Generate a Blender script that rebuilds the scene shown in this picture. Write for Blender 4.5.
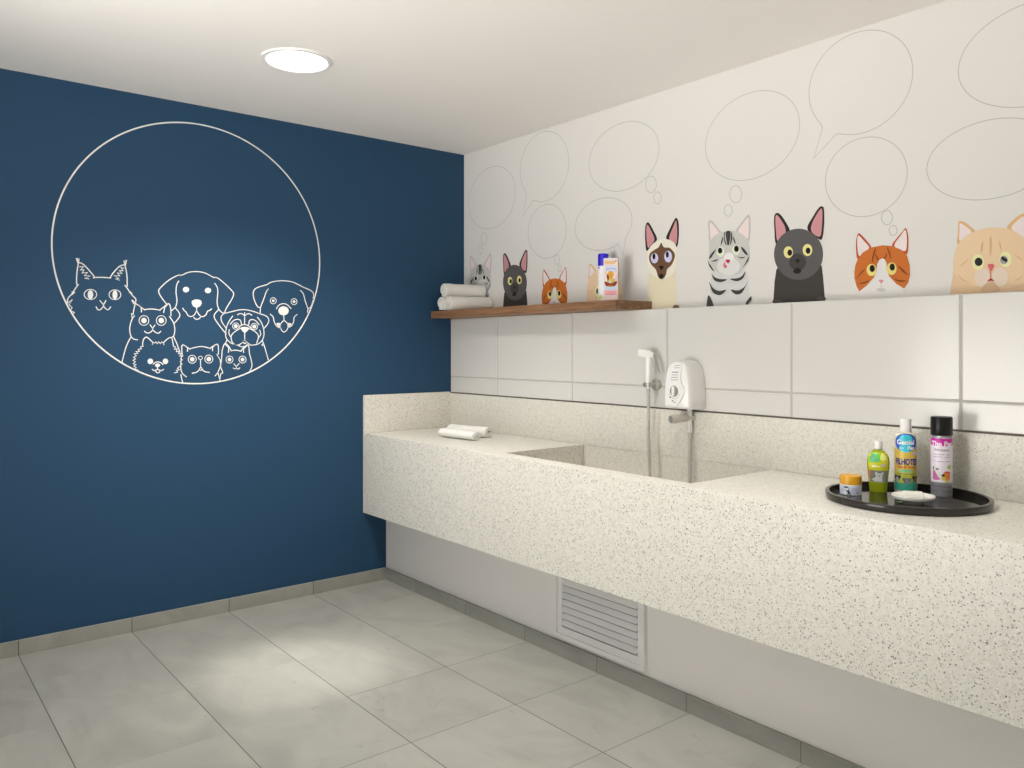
import bpy, bmesh, math, random
from mathutils import Vector, Matrix, noise
from mathutils.geometry import tessellate_polygon

EXPOSURE = 0.12
WORLD_COL = (0.5, 0.51, 0.52, 1); WORLD_STR = 1.0
EMIT_STR = 6.0
# ceiling lamps: the visible one, then an unseen one put in for the counter (name, place, watts, diameter, colour, spread)
LAMPS = [
    ('recessed_light_lamp', (-1.535, -0.915, 2.580), 205, 0.24, (1, 0.955, 0.90), 125),
    ('recessed_light_lamp_unseen', (-1.535, -2.75, 2.580), 135, 0.24, (1, 0.97, 0.93), 125),
]
SPOT_W = 190; SPOT_DEG = 24
WIN_W = 0; WIN_SIZE = (2.0, 1.4); WIN_COL = (0.95, 0.98, 1.0); WIN_LOC = (-4.4, -5.0, 1.5); WIN_ROT = (1.5708, 0, -1.2)
SH_ANG = -53
BLUE_C = (0.018, 0.061, 0.124)
WALL_C = (0.76, 0.745, 0.715)
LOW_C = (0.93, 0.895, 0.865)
CEIL_C = (0.92, 0.89, 0.855)
TILE_C = (0.70, 0.685, 0.655)
GROUT_C = (0.50, 0.475, 0.445)
FLOOR_C = (0.325, 0.323, 0.290)
WOOD_C = (0.25, 0.135, 0.07)
LINE_C = (0.50, 0.485, 0.455)
Q_A = (0.69, 0.672, 0.60); Q_B = (0.76, 0.742, 0.675)
Q_LIGHT = (0.86, 0.84, 0.78); Q_TAN = (0.42, 0.37, 0.28); Q_MID = (0.24, 0.22, 0.19); Q_DARK = (0.045, 0.042, 0.040)

FLOOR_EDGE = (-4.9, -3.4)
SIDE_Y = -1.35; SIDE_Y2 = -2.75  # unseen opening made between the side walls to let fill light in
WORLD_LOW = (8.0, 7.7, 7.3, 1)
BUBW = 0.0030

for o in list(bpy.data.objects): bpy.data.objects.remove(o)
scene = bpy.context.scene
COL = scene.collection
PI = math.pi

# ------------------------------------------------------------------ camera
cam_data = bpy.data.cameras.new('camera')
cam = bpy.data.objects.new('camera', cam_data); COL.objects.link(cam)
cam.location = (-2.977, -4.144, 1.366)
cam.rotation_euler = (PI/2, 0, -math.radians(39.129))
cam_data.sensor_fit = 'HORIZONTAL'
cam_data.sensor_width = 36.0
cam_data.lens = 36.0*799/1024
cam_data.shift_y = -36.0/1024
cam_data.clip_start = 0.02
scene.camera = cam

# ------------------------------------------------------------------ world, light, exposure
scene.view_settings.view_transform = 'Standard'
scene.view_settings.look = 'None'
scene.view_settings.gamma = 1.0
scene.view_settings.use_curve_mapping = False
scene.view_settings.exposure = EXPOSURE

world = bpy.data.worlds.new('world'); scene.world = world
world.use_nodes = True
bg = world.node_tree.nodes['Background']
# added fill through the side opening: dim above, made bright below to lift the ceiling
_nt = world.node_tree
_tc = _nt.nodes.new('ShaderNodeTexCoord'); _sp = _nt.nodes.new('ShaderNodeSeparateXYZ'); _rp = _nt.nodes.new('ShaderNodeValToRGB')
_mr = _nt.nodes.new('ShaderNodeMapRange'); _mr.inputs['From Min'].default_value = -1.0; _mr.inputs['From Max'].default_value = 1.0
_nt.links.new(_tc.outputs['Generated'], _sp.inputs[0]); _nt.links.new(_sp.outputs[2], _mr.inputs['Value']); _nt.links.new(_mr.outputs[0], _rp.inputs[0])
_rp.color_ramp.elements[0].position = 0.49; _rp.color_ramp.elements[0].color = WORLD_LOW
_rp.color_ramp.elements[1].position = 0.53; _rp.color_ramp.elements[1].color = WORLD_COL
_nt.links.new(_rp.outputs[0], bg.inputs['Color'])
bg.inputs['Strength'].default_value = WORLD_STR

# ------------------------------------------------------------------ helpers
def lin(c):
    f = lambda v: v/12.92 if v <= 0.04045 else ((v+0.055)/1.055)**2.4
    return tuple(f(v/255.0) for v in c)

def mat(name, rgb, rough=0.5, metallic=0.0, spec=0.5, coat=0.0, noise=0.0, nscale=20.0, bump=0.0, bscale=200.0):
    m = bpy.data.materials.new(name); m.use_nodes = True
    nt = m.node_tree; b = nt.nodes['Principled BSDF']
    b.inputs['Base Color'].default_value = (*rgb, 1)
    b.inputs['Roughness'].default_value = rough
    b.inputs['Metallic'].default_value = metallic
    b.inputs['Specular IOR Level'].default_value = spec
    b.inputs['Coat Weight'].default_value = coat
    tc = None
    if noise or bump:
        tc = nt.nodes.new('ShaderNodeTexCoord')
    if noise:
        n = nt.nodes.new('ShaderNodeTexNoise'); n.inputs['Scale'].default_value = nscale
        n.inputs['Detail'].default_value = 5
        nt.links.new(tc.outputs['Object'], n.inputs['Vector'])
        mx = nt.nodes.new('ShaderNodeMix'); mx.data_type = 'RGBA'
        mx.inputs[6].default_value = (*[v*(1-noise) for v in rgb], 1)
        mx.inputs[7].default_value = (*[min(1, v*(1+noise)) for v in rgb], 1)
        nt.links.new(n.outputs['Fac'], mx.inputs[0]); nt.links.new(mx.outputs[2], b.inputs['Base Color'])
    if bump:
        n = nt.nodes.new('ShaderNodeTexNoise'); n.inputs['Scale'].default_value = bscale
        nt.links.new(tc.outputs['Object'], n.inputs['Vector'])
        bp = nt.nodes.new('ShaderNodeBump'); bp.inputs['Strength'].default_value = bump; bp.inputs['Distance'].default_value = 0.002
        nt.links.new(n.outputs['Fac'], bp.inputs['Height']); nt.links.new(bp.outputs['Normal'], b.inputs['Normal'])
    return m

def obj(name, bm, m, parent=None, smooth=False, bevel=0.0, seg=2):
    me = bpy.data.meshes.new(name)
    bmesh.ops.recalc_face_normals(bm, faces=bm.faces)
    bm.to_mesh(me); bm.free()
    o = bpy.data.objects.new(name, me); COL.objects.link(o)
    for mm_ in (m if isinstance(m, (list, tuple)) else [m]): me.materials.append(mm_)
    if parent is not None: o.parent = parent
    if smooth:
        for p in me.polygons: p.use_smooth = True
        try: me.set_sharp_from_angle(angle=math.radians(38))
        except Exception: pass
    if bevel:
        md = o.modifiers.new('bevel', 'BEVEL'); md.width = bevel; md.segments = seg
        md.limit_method = 'ANGLE'; md.angle_limit = math.radians(40); md.harden_normals = True
        for p in me.polygons: p.use_smooth = True
        try: me.set_sharp_from_angle(angle=math.radians(38))
        except Exception: pass
    return o

def tag(o, label=None, cat=None, group=None, kind=None):
    if label: o['label'] = label
    if cat: o['category'] = cat
    if group: o['group'] = group
    if kind: o['kind'] = kind
    return o

def thing(name, label, cat, loc=(0, 0, 0), rotz=0.0, group=None):
    o = bpy.data.objects.new(name, None); COL.objects.link(o)
    o.location = loc; o.rotation_euler = (0, 0, rotz); o.empty_display_size = 0.05
    return tag(o, label, cat, group)

def struct(o, label, cat='structure'):
    return tag(o, label, cat, kind='structure')

def box(bm, x0, x1, y0, y1, z0, z1, mi=0):
    v = [bm.verts.new(p) for p in ((x0,y0,z0),(x1,y0,z0),(x1,y1,z0),(x0,y1,z0),(x0,y0,z1),(x1,y0,z1),(x1,y1,z1),(x0,y1,z1))]
    fs = [(0,3,2,1),(4,5,6,7),(0,1,5,4),(1,2,6,5),(2,3,7,6),(3,0,4,7)]
    out = []
    for f in fs:
        fc = bm.faces.new([v[i] for i in f]); fc.material_index = mi; out.append(fc)
    return out

def bx(*a):
    bm = bmesh.new(); box(bm, *a); return bm

def lathe(prof, seg=48, z0=0.0, sx=1.0, sy=1.0, bm=None):
    """profile [(r, z)] turned around z; r = 0 closes"""
    bm = bm or bmesh.new(); rings = []
    for r, z in prof:
        if r < 1e-6: rings.append([bm.verts.new((0, 0, z+z0))])
        else: rings.append([bm.verts.new((r*sx*math.cos(2*PI*i/seg), r*sy*math.sin(2*PI*i/seg), z+z0)) for i in range(seg)])
    for a, b in zip(rings, rings[1:]):
        for i in range(seg):
            j = (i+1) % seg
            if len(a) == 1 and len(b) == 1: continue
            if len(a) == 1: bm.faces.new((a[0], b[i], b[j]))
            elif len(b) == 1: bm.faces.new((a[i], a[j], b[0]))
            else: bm.faces.new((a[i], a[j], b[j], b[i]))
    return bm

def tube(pts, rad, seg=10, bm=None, cap=True, rfun=None):
    bm = bm or bmesh.new(); pts = [Vector(p) for p in pts]; rings = []
    t0 = (pts[1]-pts[0]).normalized()
    up = Vector((0, 0, 1)) if abs(t0.z) < 0.9 else Vector((1, 0, 0))
    n = t0.cross(up).normalized()
    for i, p in enumerate(pts):
        t = (pts[min(i+1, len(pts)-1)]-pts[max(i-1, 0)]).normalized()
        n = (n - t*n.dot(t)).normalized(); b = t.cross(n)
        r = rfun(i) if rfun else rad
        rings.append([bm.verts.new(p+(n*math.cos(2*PI*k/seg)+b*math.sin(2*PI*k/seg))*r) for k in range(seg)])
    for a, b in zip(rings, rings[1:]):
        for k in range(seg):
            j = (k+1) % seg; bm.faces.new((a[k], a[j], b[j], b[k]))
    if cap:
        bm.faces.new(list(reversed(rings[0]))); bm.faces.new(rings[-1])
    return bm

def catmull(P, n=6, closed=False):
    out = []; N = len(P)
    if N < 3: return list(P)
    rng = range(N) if closed else range(N-1)
    for i in rng:
        if closed: p0, p1, p2, p3 = P[(i-1) % N], P[i], P[(i+1) % N], P[(i+2) % N]
        else: p0, p1, p2, p3 = P[max(i-1, 0)], P[i], P[i+1], P[min(i+2, N-1)]
        for k in range(n):
            t = k/n
            out.append(tuple(0.5*((2*b)+(-a+c)*t+(2*a-5*b+4*c-d)*t*t+(-a+3*b-3*c+d)*t**3) for a, b, c, d in zip(p0, p1, p2, p3)))
    if not closed: out.append(tuple(P[-1]))
    return out

def prism(bm, P, h0, h1, fr):
    """2-D polygon P (u, v) between heights h0, h1; fr(u, v, h) -> point"""
    tri = tessellate_polygon([[Vector((u, v, 0)) for u, v in P]])
    a = [bm.verts.new(fr(u, v, h0)) for u, v in P]; b = [bm.verts.new(fr(u, v, h1)) for u, v in P]
    for t in tri:
        try: bm.faces.new([b[i] for i in t])
        except ValueError: pass
        try: bm.faces.new([a[i] for i in reversed(t)])
        except ValueError: pass
    n = len(P)
    for i in range(n):
        j = (i+1) % n
        try: bm.faces.new((a[i], a[j], b[j], b[i]))
        except ValueError: pass
    return bm

def ribbon(bm, P, w, h0, h1, fr, closed=False):
    """stroke of width w along the 2-D polyline P"""
    n = len(P); L, R = [], []
    for i in range(n):
        p = Vector(P[i]); a = Vector(P[i-1]) if (i > 0 or closed) else None; c = Vector(P[(i+1) % n]) if (i < n-1 or closed) else None
        d1 = (p-a).normalized() if a is not None and (p-a).length > 1e-7 else None
        d2 = (c-p).normalized() if c is not None and (c-p).length > 1e-7 else None
        if d1 is None: d1 = d2
        if d2 is None: d2 = d1
        t = (d1+d2)
        t = t.normalized() if t.length > 0.3 else d1
        nn = Vector((-t.y, t.x)); k = 1/max(0.5, nn.dot(Vector((-d1.y, d1.x))))
        off = nn*(w/2*k)
        ext = Vector((0, 0))
        if not closed and i == 0: ext = -d1*w*0.4
        if not closed and i == n-1: ext = d1*w*0.4
        L.append(p+off+ext); R.append(p-off+ext)
    lt = [bm.verts.new(fr(q.x, q.y, h1)) for q in L]; rt = [bm.verts.new(fr(q.x, q.y, h1)) for q in R]
    lb = [bm.verts.new(fr(q.x, q.y, h0)) for q in L]; rb = [bm.verts.new(fr(q.x, q.y, h0)) for q in R]
    for i in range(n if closed else n-1):
        j = (i+1) % n
        bm.faces.new((lt[i], rt[i], rt[j], lt[j])); bm.faces.new((lb[i], lb[j], rb[j], rb[i]))
        bm.faces.new((lt[i], lt[j], lb[j], lb[i])); bm.faces.new((rt[i], rb[i], rb[j], rt[j]))
    if not closed:
        bm.faces.new((lt[0], lb[0], rb[0], rt[0])); bm.faces.new((lt[-1], rt[-1], rb[-1], lb[-1]))
    return bm

def circle2(cx, cy, rx, ry=None, n=24):
    ry = rx if ry is None else ry
    return [(cx+rx*math.cos(2*PI*i/n), cy+ry*math.sin(2*PI*i/n)) for i in range(n)]

def text_tris(s, height, bold=0.0, align='CENTER', sx=1.0):
    """triangles of a line of lettering, cap height `height`, around (0, 0)"""
    c = bpy.data.curves.new('lettering', 'FONT'); c.body = s; c.align_x = align; c.size = 1.0; c.offset = bold
    c.resolution_u = 3
    t = bpy.data.objects.new('lettering', c); COL.objects.link(t)
    bpy.context.view_layer.update()
    dg = bpy.context.evaluated_depsgraph_get()
    me = bpy.data.meshes.new_from_object(t.evaluated_get(dg))
    me.calc_loop_triangles()
    vs = [v.co.copy() for v in me.vertices]
    k = height/0.7
    tris = [[(vs[i].x*k*sx, vs[i].y*k-height/2) for i in tr.vertices] for tr in me.loop_triangles]
    bpy.data.objects.remove(t); bpy.data.curves.remove(c); bpy.data.meshes.remove(me)
    return tris

# ------------------------------------------------------------------ materials
def quartz_material():
    m = bpy.data.materials.new('speckled_quartz'); m.use_nodes = True
    nt = m.node_tree; b = nt.nodes['Principled BSDF']; L = nt.links.new
    b.inputs['Roughness'].default_value = 0.32
    b.inputs['Specular IOR Level'].default_value = 0.35
    g = nt.nodes.new('ShaderNodeNewGeometry')
    def speck(scale, thr, rnd_lo, seed):
        mp = nt.nodes.new('ShaderNodeVectorMath'); mp.operation = 'ADD'; mp.inputs[1].default_value = (seed, seed*1.7, seed*0.6)
        L(g.outputs['Position'], mp.inputs[0])
        v = nt.nodes.new('ShaderNodeTexVoronoi'); v.inputs['Scale'].default_value = scale; v.inputs['Randomness'].default_value = 1.0
        L(mp.outputs[0], v.inputs['Vector'])
        sep = nt.nodes.new('ShaderNodeSeparateColor'); L(v.outputs['Color'], sep.inputs[0])
        # speck radius varies from cell to cell; most cells have none
        rr = nt.nodes.new('ShaderNodeMapRange'); rr.inputs['From Min'].default_value = rnd_lo; rr.inputs['From Max'].default_value = 1.0
        rr.inputs['To Min'].default_value = 0.0; rr.inputs['To Max'].default_value = thr
        L(sep.outputs[0], rr.inputs['Value'])
        lt = nt.nodes.new('ShaderNodeMath'); lt.operation = 'SUBTRACT'; L(rr.outputs[0], lt.inputs[0]); L(v.outputs['Distance'], lt.inputs[1])
        ml = nt.nodes.new('ShaderNodeMath'); ml.operation = 'MULTIPLY'; ml.inputs[1].default_value = 16.0; ml.use_clamp = True
        L(lt.outputs[0], ml.inputs[0])
        return ml.outputs[0], sep.outputs[1]
    base = nt.nodes.new('ShaderNodeTexNoise'); base.inputs['Scale'].default_value = 60; base.inputs['Detail'].default_value = 4
    L(g.outputs['Position'], base.inputs['Vector'])
    ramp = nt.nodes.new('ShaderNodeValToRGB'); L(base.outputs['Fac'], ramp.inputs[0])
    ramp.color_ramp.elements[0].position = 0.35; ramp.color_ramp.elements[0].color = (*Q_A, 1)
    ramp.color_ramp.elements[1].position = 0.65; ramp.color_ramp.elements[1].color = (*Q_B, 1)
    cur = ramp.outputs[0]
    for scale, thr, lo, seed, colr, amt in ((200, 0.60, 0.45, 3.1, Q_LIGHT, 0.5), (180, 0.60, 0.62, 7.3, Q_TAN, 0.45), (190, 0.52, 0.76, 1.7, Q_MID, 0.6), (150, 0.45, 0.80, 5.9, Q_DARK, 0.75)):
        f, r = speck(scale, thr, lo, seed)
        mu = nt.nodes.new('ShaderNodeMath'); mu.operation = 'MULTIPLY'; mu.inputs[1].default_value = amt; L(f, mu.inputs[0])
        mx = nt.nodes.new('ShaderNodeMix'); mx.data_type = 'RGBA'; L(mu.outputs[0], mx.inputs[0]); L(cur, mx.inputs[6]); mx.inputs[7].default_value = (*colr, 1)
        cur = mx.outputs[2]
    L(cur, b.inputs['Base Color'])
    return m

def floor_material(name, pitch, x0, y0, dx=True, dy=True, jw=0.0022, tint=1.0):
    """large grey stone-look porcelain tiles with thin joints"""
    m = bpy.data.materials.new(name); m.use_nodes = True
    nt = m.node_tree; b = nt.nodes['Principled BSDF']; L = nt.links.new
    b.inputs['Roughness'].default_value = 0.42
    b.inputs['Specular IOR Level'].default_value = 0.35
    g = nt.nodes.new('ShaderNodeNewGeometry')
    sep = nt.nodes.new('ShaderNodeSeparateXYZ'); L(g.outputs['Position'], sep.inputs[0])
    def math_(op, a, bb=None, clamp=False):
        n = nt.nodes.new('ShaderNodeMath'); n.operation = op; n.use_clamp = clamp
        for i, v in enumerate((a, bb)):
            if v is None: continue
            if isinstance(v, (int, float)): n.inputs[i].default_value = v
            else: L(v, n.inputs[i])
        return n.outputs[0]
    ids = []
    masks = []
    for k, (ax, off, on) in enumerate(((0, x0, dx), (1, y0, dy))):
        s = math_('DIVIDE', math_('SUBTRACT', sep.outputs[ax], off), pitch)
        fl = math_('FLOOR', s); ids.append(fl)
        f = math_('SUBTRACT', s, fl)
        d = math_('MULTIPLY', math_('MINIMUM', f, math_('SUBTRACT', 1.0, f)), pitch)
        if on:
            mk = math_('MULTIPLY', math_('SUBTRACT', 1.0, math_('DIVIDE', d, jw), True), 2.0, True)
            if k == 1 and dx:      # the longer tiles by the blue wall have no cross joint
                far = math_('MULTIPLY', math_('LESS_THAN', sep.outputs[1], -1.6), 0.467)
                keep = math_('MULTIPLY', math_('LESS_THAN', sep.outputs[1], -1.1), math_('GREATER_THAN', math_('ADD', sep.outputs[0], far), -1.5))
                mk = math_('MULTIPLY', mk, keep)
            masks.append(math_('MULTIPLY', mk, 1.0 if k == 0 else 0.7))
    # every tile shows its own piece of the veining
    cmb = nt.nodes.new('ShaderNodeCombineXYZ'); L(math_('MULTIPLY', ids[0], 3.7), cmb.inputs[0]); L(math_('MULTIPLY', ids[1], 5.3), cmb.inputs[1])
    add = nt.nodes.new('ShaderNodeVectorMath'); add.operation = 'ADD'; L(g.outputs['Position'], add.inputs[0]); L(cmb.outputs[0], add.inputs[1])
    scl = nt.nodes.new('ShaderNodeVectorMath'); scl.operation = 'MULTIPLY'; L(add.outputs[0], scl.inputs[0]); scl.inputs[1].default_value = (1.0, 0.6, 1.0)
    n1 = nt.nodes.new('ShaderNodeTexNoise'); n1.inputs['Scale'].default_value = 4.0; n1.inputs['Detail'].default_value = 7; n1.inputs['Roughness'].default_value = 0.55; n1.inputs['Distortion'].default_value = 1.2
    L(scl.outputs[0], n1.inputs['Vector'])
    rp = nt.nodes.new('ShaderNodeValToRGB'); L(n1.outputs['Fac'], rp.inputs[0])
    e = rp.color_ramp.elements
    e[0].position = 0.30; e[0].color = (*[v*0.84*tint for v in FLOOR_C], 1); e[1].position = 0.72; e[1].color = (*[v*1.08*tint for v in FLOOR_C], 1)
    n2 = nt.nodes.new('ShaderNodeTexNoise'); n2.inputs['Scale'].default_value = 6.0; n2.inputs['Detail'].default_value = 9; n2.inputs['Roughness'].default_value = 0.66; n2.inputs['Distortion'].default_value = 2.0
    L(scl.outputs[0], n2.inputs['Vector'])
    # thin dark veins where the noise crosses its middle
    vein = math_('SUBTRACT', 1.0, math_('MULTIPLY', math_('ABSOLUTE', math_('SUBTRACT', n2.outputs['Fac'], 0.36)), 60.0), True)
    mx = nt.nodes.new('ShaderNodeMix'); mx.data_type = 'RGBA'; L(math_('MULTIPLY', vein, 0.30), mx.inputs[0]); L(rp.outputs[0], mx.inputs[6]); mx.inputs[7].default_value = (*[v*0.55*tint for v in FLOOR_C], 1)
    # small pits and pale flecks
    n3 = nt.nodes.new('ShaderNodeTexNoise'); n3.inputs['Scale'].default_value = 18.0; n3.inputs['Detail'].default_value = 4
    L(scl.outputs[0], n3.inputs['Vector'])
    pit = math_('MULTIPLY', math_('SUBTRACT', n3.outputs['Fac'], 0.66), 8.0, True)
    mxp = nt.nodes.new('ShaderNodeMix'); mxp.data_type = 'RGBA'; L(math_('MULTIPLY', pit, 0.6), mxp.inputs[0]); L(mx.outputs[2], mxp.inputs[6]); mxp.inputs[7].default_value = (*[v*0.6*tint for v in FLOOR_C], 1)
    j = masks[0] if len(masks) == 1 else math_('MAXIMUM', masks[0], masks[1])
    mj = nt.nodes.new('ShaderNodeMix'); mj.data_type = 'RGBA'; L(j, mj.inputs[0]); L(mxp.outputs[2], mj.inputs[6]); mj.inputs[7].default_value = (*[v*0.16 for v in FLOOR_C], 1)
    L(mj.outputs[2], b.inputs['Base Color'])
    return m

def wood_material():
    m = bpy.data.materials.new('walnut_wood'); m.use_nodes = True
    nt = m.node_tree; b = nt.nodes['Principled BSDF']; L = nt.links.new
    b.inputs['Roughness'].default_value = 0.45; b.inputs['Specular IOR Level'].default_value = 0.3
    g = nt.nodes.new('ShaderNodeNewGeometry')
    mp = nt.nodes.new('ShaderNodeVectorMath'); mp.operation = 'MULTIPLY'; mp.inputs[1].default_value = (16, 1.6, 34); L(g.outputs['Position'], mp.inputs[0])
    n = nt.nodes.new('ShaderNodeTexNoise'); n.inputs['Scale'].default_value = 2.2; n.inputs['Detail'].default_value = 8; n.inputs['Roughness'].default_value = 0.6; n.inputs['Distortion'].default_value = 0.6
    L(mp.outputs[0], n.inputs['Vector'])
    r = nt.nodes.new('ShaderNodeValToRGB'); L(n.outputs['Fac'], r.inputs[0])
    e = r.color_ramp.elements; e[0].position = 0.3; e[0].color = (*[v*0.55 for v in WOOD_C], 1); e[1].position = 0.72; e[1].color = (*[v*1.45 for v in WOOD_C], 1)
    L(r.outputs[0], b.inputs['Base Color'])
    return m

WHITE_DISP = lin((226, 222, 213))           # how bright plain white paint reads in this room
def paint(c, k=0.80):
    """albedo of a printed colour seen next to the white wall"""
    return tuple(min(0.95, v/w*k/0.80*a) for v, w, a in zip(lin(c), WHITE_DISP, WALL_C))

M_QUARTZ = quartz_material()
M_FLOOR = floor_material('grey_porcelain_floor', 0.4675, -0.568, -0.842)
M_BASE_L = floor_material('grey_porcelain_skirting', 0.4675, -0.568, 50.0, True, False, 0.002, 0.97)
M_BASE_R = floor_material('grey_porcelain_skirting_under_counter', 0.4712, 50.0, -0.348, False, True, 0.002, 0.97)
M_BLUE = mat('blue_wall_paint', BLUE_C, 0.6, spec=0.25, bump=0.03, bscale=350)
M_WALL = mat('white_wall_paint', WALL_C, 0.6, spec=0.25, bump=0.02, bscale=350)
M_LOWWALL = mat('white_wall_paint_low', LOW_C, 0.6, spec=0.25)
M_CEIL = mat('ceiling_paint', CEIL_C, 0.8, spec=0.2)
M_TILE = mat('glazed_white_tile', TILE_C, 0.16, spec=0.5)
M_GROUT = mat('tile_grout', GROUT_C, 0.8)
M_GAP_SHADE = mat('dark_gap_shade', (0.13, 0.115, 0.095), 0.7)  # painted shade of the gap between tiles and backsplash
M_WOOD = wood_material()
M_VINYL = mat('white_vinyl', (0.76, 0.77, 0.75), 0.5)
M_LINE = mat('grey_print_line', LINE_C, 0.6)
M_PLASTIC = mat('white_plastic', (0.87, 0.86, 0.845), 0.28, spec=0.5)
M_PLASTIC2 = mat('white_plastic_matte', (0.74, 0.73, 0.71), 0.45)
M_GREYPL = mat('grey_plastic', (0.26, 0.26, 0.26), 0.35)
M_GREYPL2 = mat('mid_grey_plastic', (0.36, 0.355, 0.345), 0.3)
M_SATIN = mat('satin_metal', (0.50, 0.48, 0.45), 0.35, metallic=0.6)
M_HOSE = mat('metal_hose_braid', (0.56, 0.53, 0.48), 0.4, metallic=0.35)
M_CHROME = mat('chrome', (0.62, 0.61, 0.58), 0.18, metallic=0.9)
M_DARK = mat('dark_gap', (0.03, 0.03, 0.03), 0.6)
M_BLACKGLOSS = mat('black_gloss', (0.022, 0.020, 0.018), 0.06, spec=0.6)
M_RIMGLOSS = mat('black_tray_rim', (0.026, 0.022, 0.019), 0.16, spec=0.45)
M_BLACKPL = mat('black_plastic', (0.008, 0.008, 0.0075), 0.35, spec=0.3)
M_TOWEL = mat('white_terry', (0.83, 0.81, 0.77), 0.95, spec=0.1, noise=0.06, nscale=60, bump=0.9, bscale=260)
M_TOWEL2 = mat('white_cotton', (0.83, 0.82, 0.78), 0.9, spec=0.1, noise=0.04, nscale=40, bump=0.4, bscale=400)
M_CERAMIC = mat('white_ceramic', (0.86, 0.85, 0.83), 0.12)
M_SOAP = mat('cream_soap', (0.86, 0.84, 0.76), 0.4)
M_VENT = mat('vent_aluminium', (0.90, 0.89, 0.88), 0.4)
M_VENTGAP = mat('vent_shadow_gap', (0.16, 0.155, 0.15), 0.8)
M_EMIT = bpy.data.materials.new('lamp_diffuser'); M_EMIT.use_nodes = True
_b = M_EMIT.node_tree.nodes['Principled BSDF']; _b.inputs['Emission Color'].default_value = (1, 0.96, 0.9, 1); _b.inputs['Emission Strength'].default_value = EMIT_STR

# ------------------------------------------------------------------ the setting
XT = -0.104      # face of the tiled ledge
XS = -0.118      # face of the stone backsplash
XF = -0.721      # face of the counter apron
XL = -0.568      # wall under the counter
ZC = 2.596       # ceiling
ZT = 0.873       # counter top
ZTILE = 1.548    # top of the tiled ledge
YR = -4.9        # how far the room runs back behind the camera
XR = -3.4
YFL, XFL = FLOOR_EDGE    # where the tiled floor ends, behind and left of the camera

struct(obj('floor', bx(XFL, 0.0, YFL, 0.12, -0.06, 0.0), M_FLOOR), 'grey porcelain tiled floor', 'floor')
struct(obj('ceiling', bx(XR, 0.15, YR, 0.12, ZC, ZC+0.1), M_CEIL), 'plain white ceiling', 'ceiling')
struct(obj('wall_left', bx(XR, 0.15, 0.0, 0.12, 0.0, ZC), M_BLUE), 'dark blue painted wall with white pet drawings', 'wall')
struct(obj('wall_right', bx(0.0, 0.15, YR, 0.0, 0.0, ZC), M_WALL), 'white wall with cats and speech bubbles', 'wall')
struct(obj('light_blocker_side', bx(XR-0.1, XR, SIDE_Y, 0.12, 0.0, ZC), M_BLUE), 'unseen side wall stub, added and coloured dark blue to darken the left end', 'wall')  # unseen stub, its length and blue chosen to darken the left end
struct(obj('light_blocker_side_rear', bx(XR-0.1, XR, YR, SIDE_Y2, 0.0, ZC), M_WALL), 'unseen white side wall, added to cut the light near the camera', 'wall')  # unseen, added to narrow the side opening and dim the near end
struct(obj('wall_rear', bx(XR-0.1, 0.15, YR-0.1, YR, 0.0, ZC), M_WALL), 'white wall behind the camera', 'wall')  # unseen, closes the rear to keep its light off the blue wall
struct(obj('wall_under_counter', bx(XL, 0.0, YR, 0.0, 0.0, 0.4105), M_LOWWALL), 'white wall under the stone counter', 'wall')
struct(obj('baseboard_left', bx(XR, XL, -0.012, 0.0, 0.0, 0.068), M_BASE_L, bevel=0.0015), 'grey tiled skirting along the blue wall', 'skirting')
struct(obj('baseboard_right', bx(XL-0.012, XL, YR, -0.012, 0.0, 0.068), M_BASE_R, bevel=0.0015), 'grey tiled skirting under the counter', 'skirting')

# tiled ledge: grout bed with one bevelled tile per field
bm = bmesh.new()
box(bm, XT+0.003, 0.0, YR, 0.0, 1.05, ZTILE-0.004, 1)
def tile_panel(bm, y0, y1, z0, z1, b=0.0035, d=0.005):
    x1 = XT+0.004; x0 = XT
    o = [(x1,y0,z0),(x1,y1,z0),(x1,y1,z1),(x1,y0,z1)]
    i = [(x0,y0+b,z0+b),(x0,y1-b,z0+b),(x0,y1-b,z1-b),(x0,y0+b,z1-b)]
    vo = [bm.verts.new(p) for p in o]; vi = [bm.verts.new(p) for p in i]
    bm.faces.new(vi)
    for k in range(4): bm.faces.new((vo[k], vo[(k+1) % 4], vi[(k+1) % 4], vi[k]))
joints = [0.0, -0.475] + [-0.475-0.6337*k for k in range(1, 10)]
g = 0.0028
for a, c in zip(joints, joints[1:]):
    tile_panel(bm, c+g, a-(g if a < 0 else 0), 1.1885, ZTILE)
    tile_panel(bm, c+g, a-(g if a < 0 else 0), 1.0885, 1.1835)
box(bm, XT+0.004, 0.0, YR, 0.0, ZTILE-0.004, ZTILE, 0)
box(bm, XT+0.0015, XT+0.0029, YR, 0.0, 1.075, 1.0900, 2)  # dark strip standing in for the shadow in the gap above the backsplash
struct(obj('trim_1', bm, [M_TILE, M_GROUT, M_GAP_SHADE]), 'band of large white wall tiles above the counter', 'wall tiles')

# ------------------------------------------------------------------ recessed ceiling light
def downlight(x, y, name, label):
    t = thing(name, label, 'ceiling light', (x, y, ZC))
    obj('trim_ring', lathe([(0.126, -0.0005), (0.150, -0.0005), (0.150, -0.003), (0.146, -0.008), (0.132, -0.010), (0.126, -0.006), (0.126, -0.0005)], 64), M_PLASTIC, t, smooth=True)
    d = obj('diffuser', lathe([(0, -0.0045), (0.1265, -0.0045), (0.1265, -0.001), (0, -0.001)], 64), M_EMIT, t)
    return t
downlight(-1.535, -0.915, 'recessed_ceiling_light', 'round white recessed light glowing in the ceiling')

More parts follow.
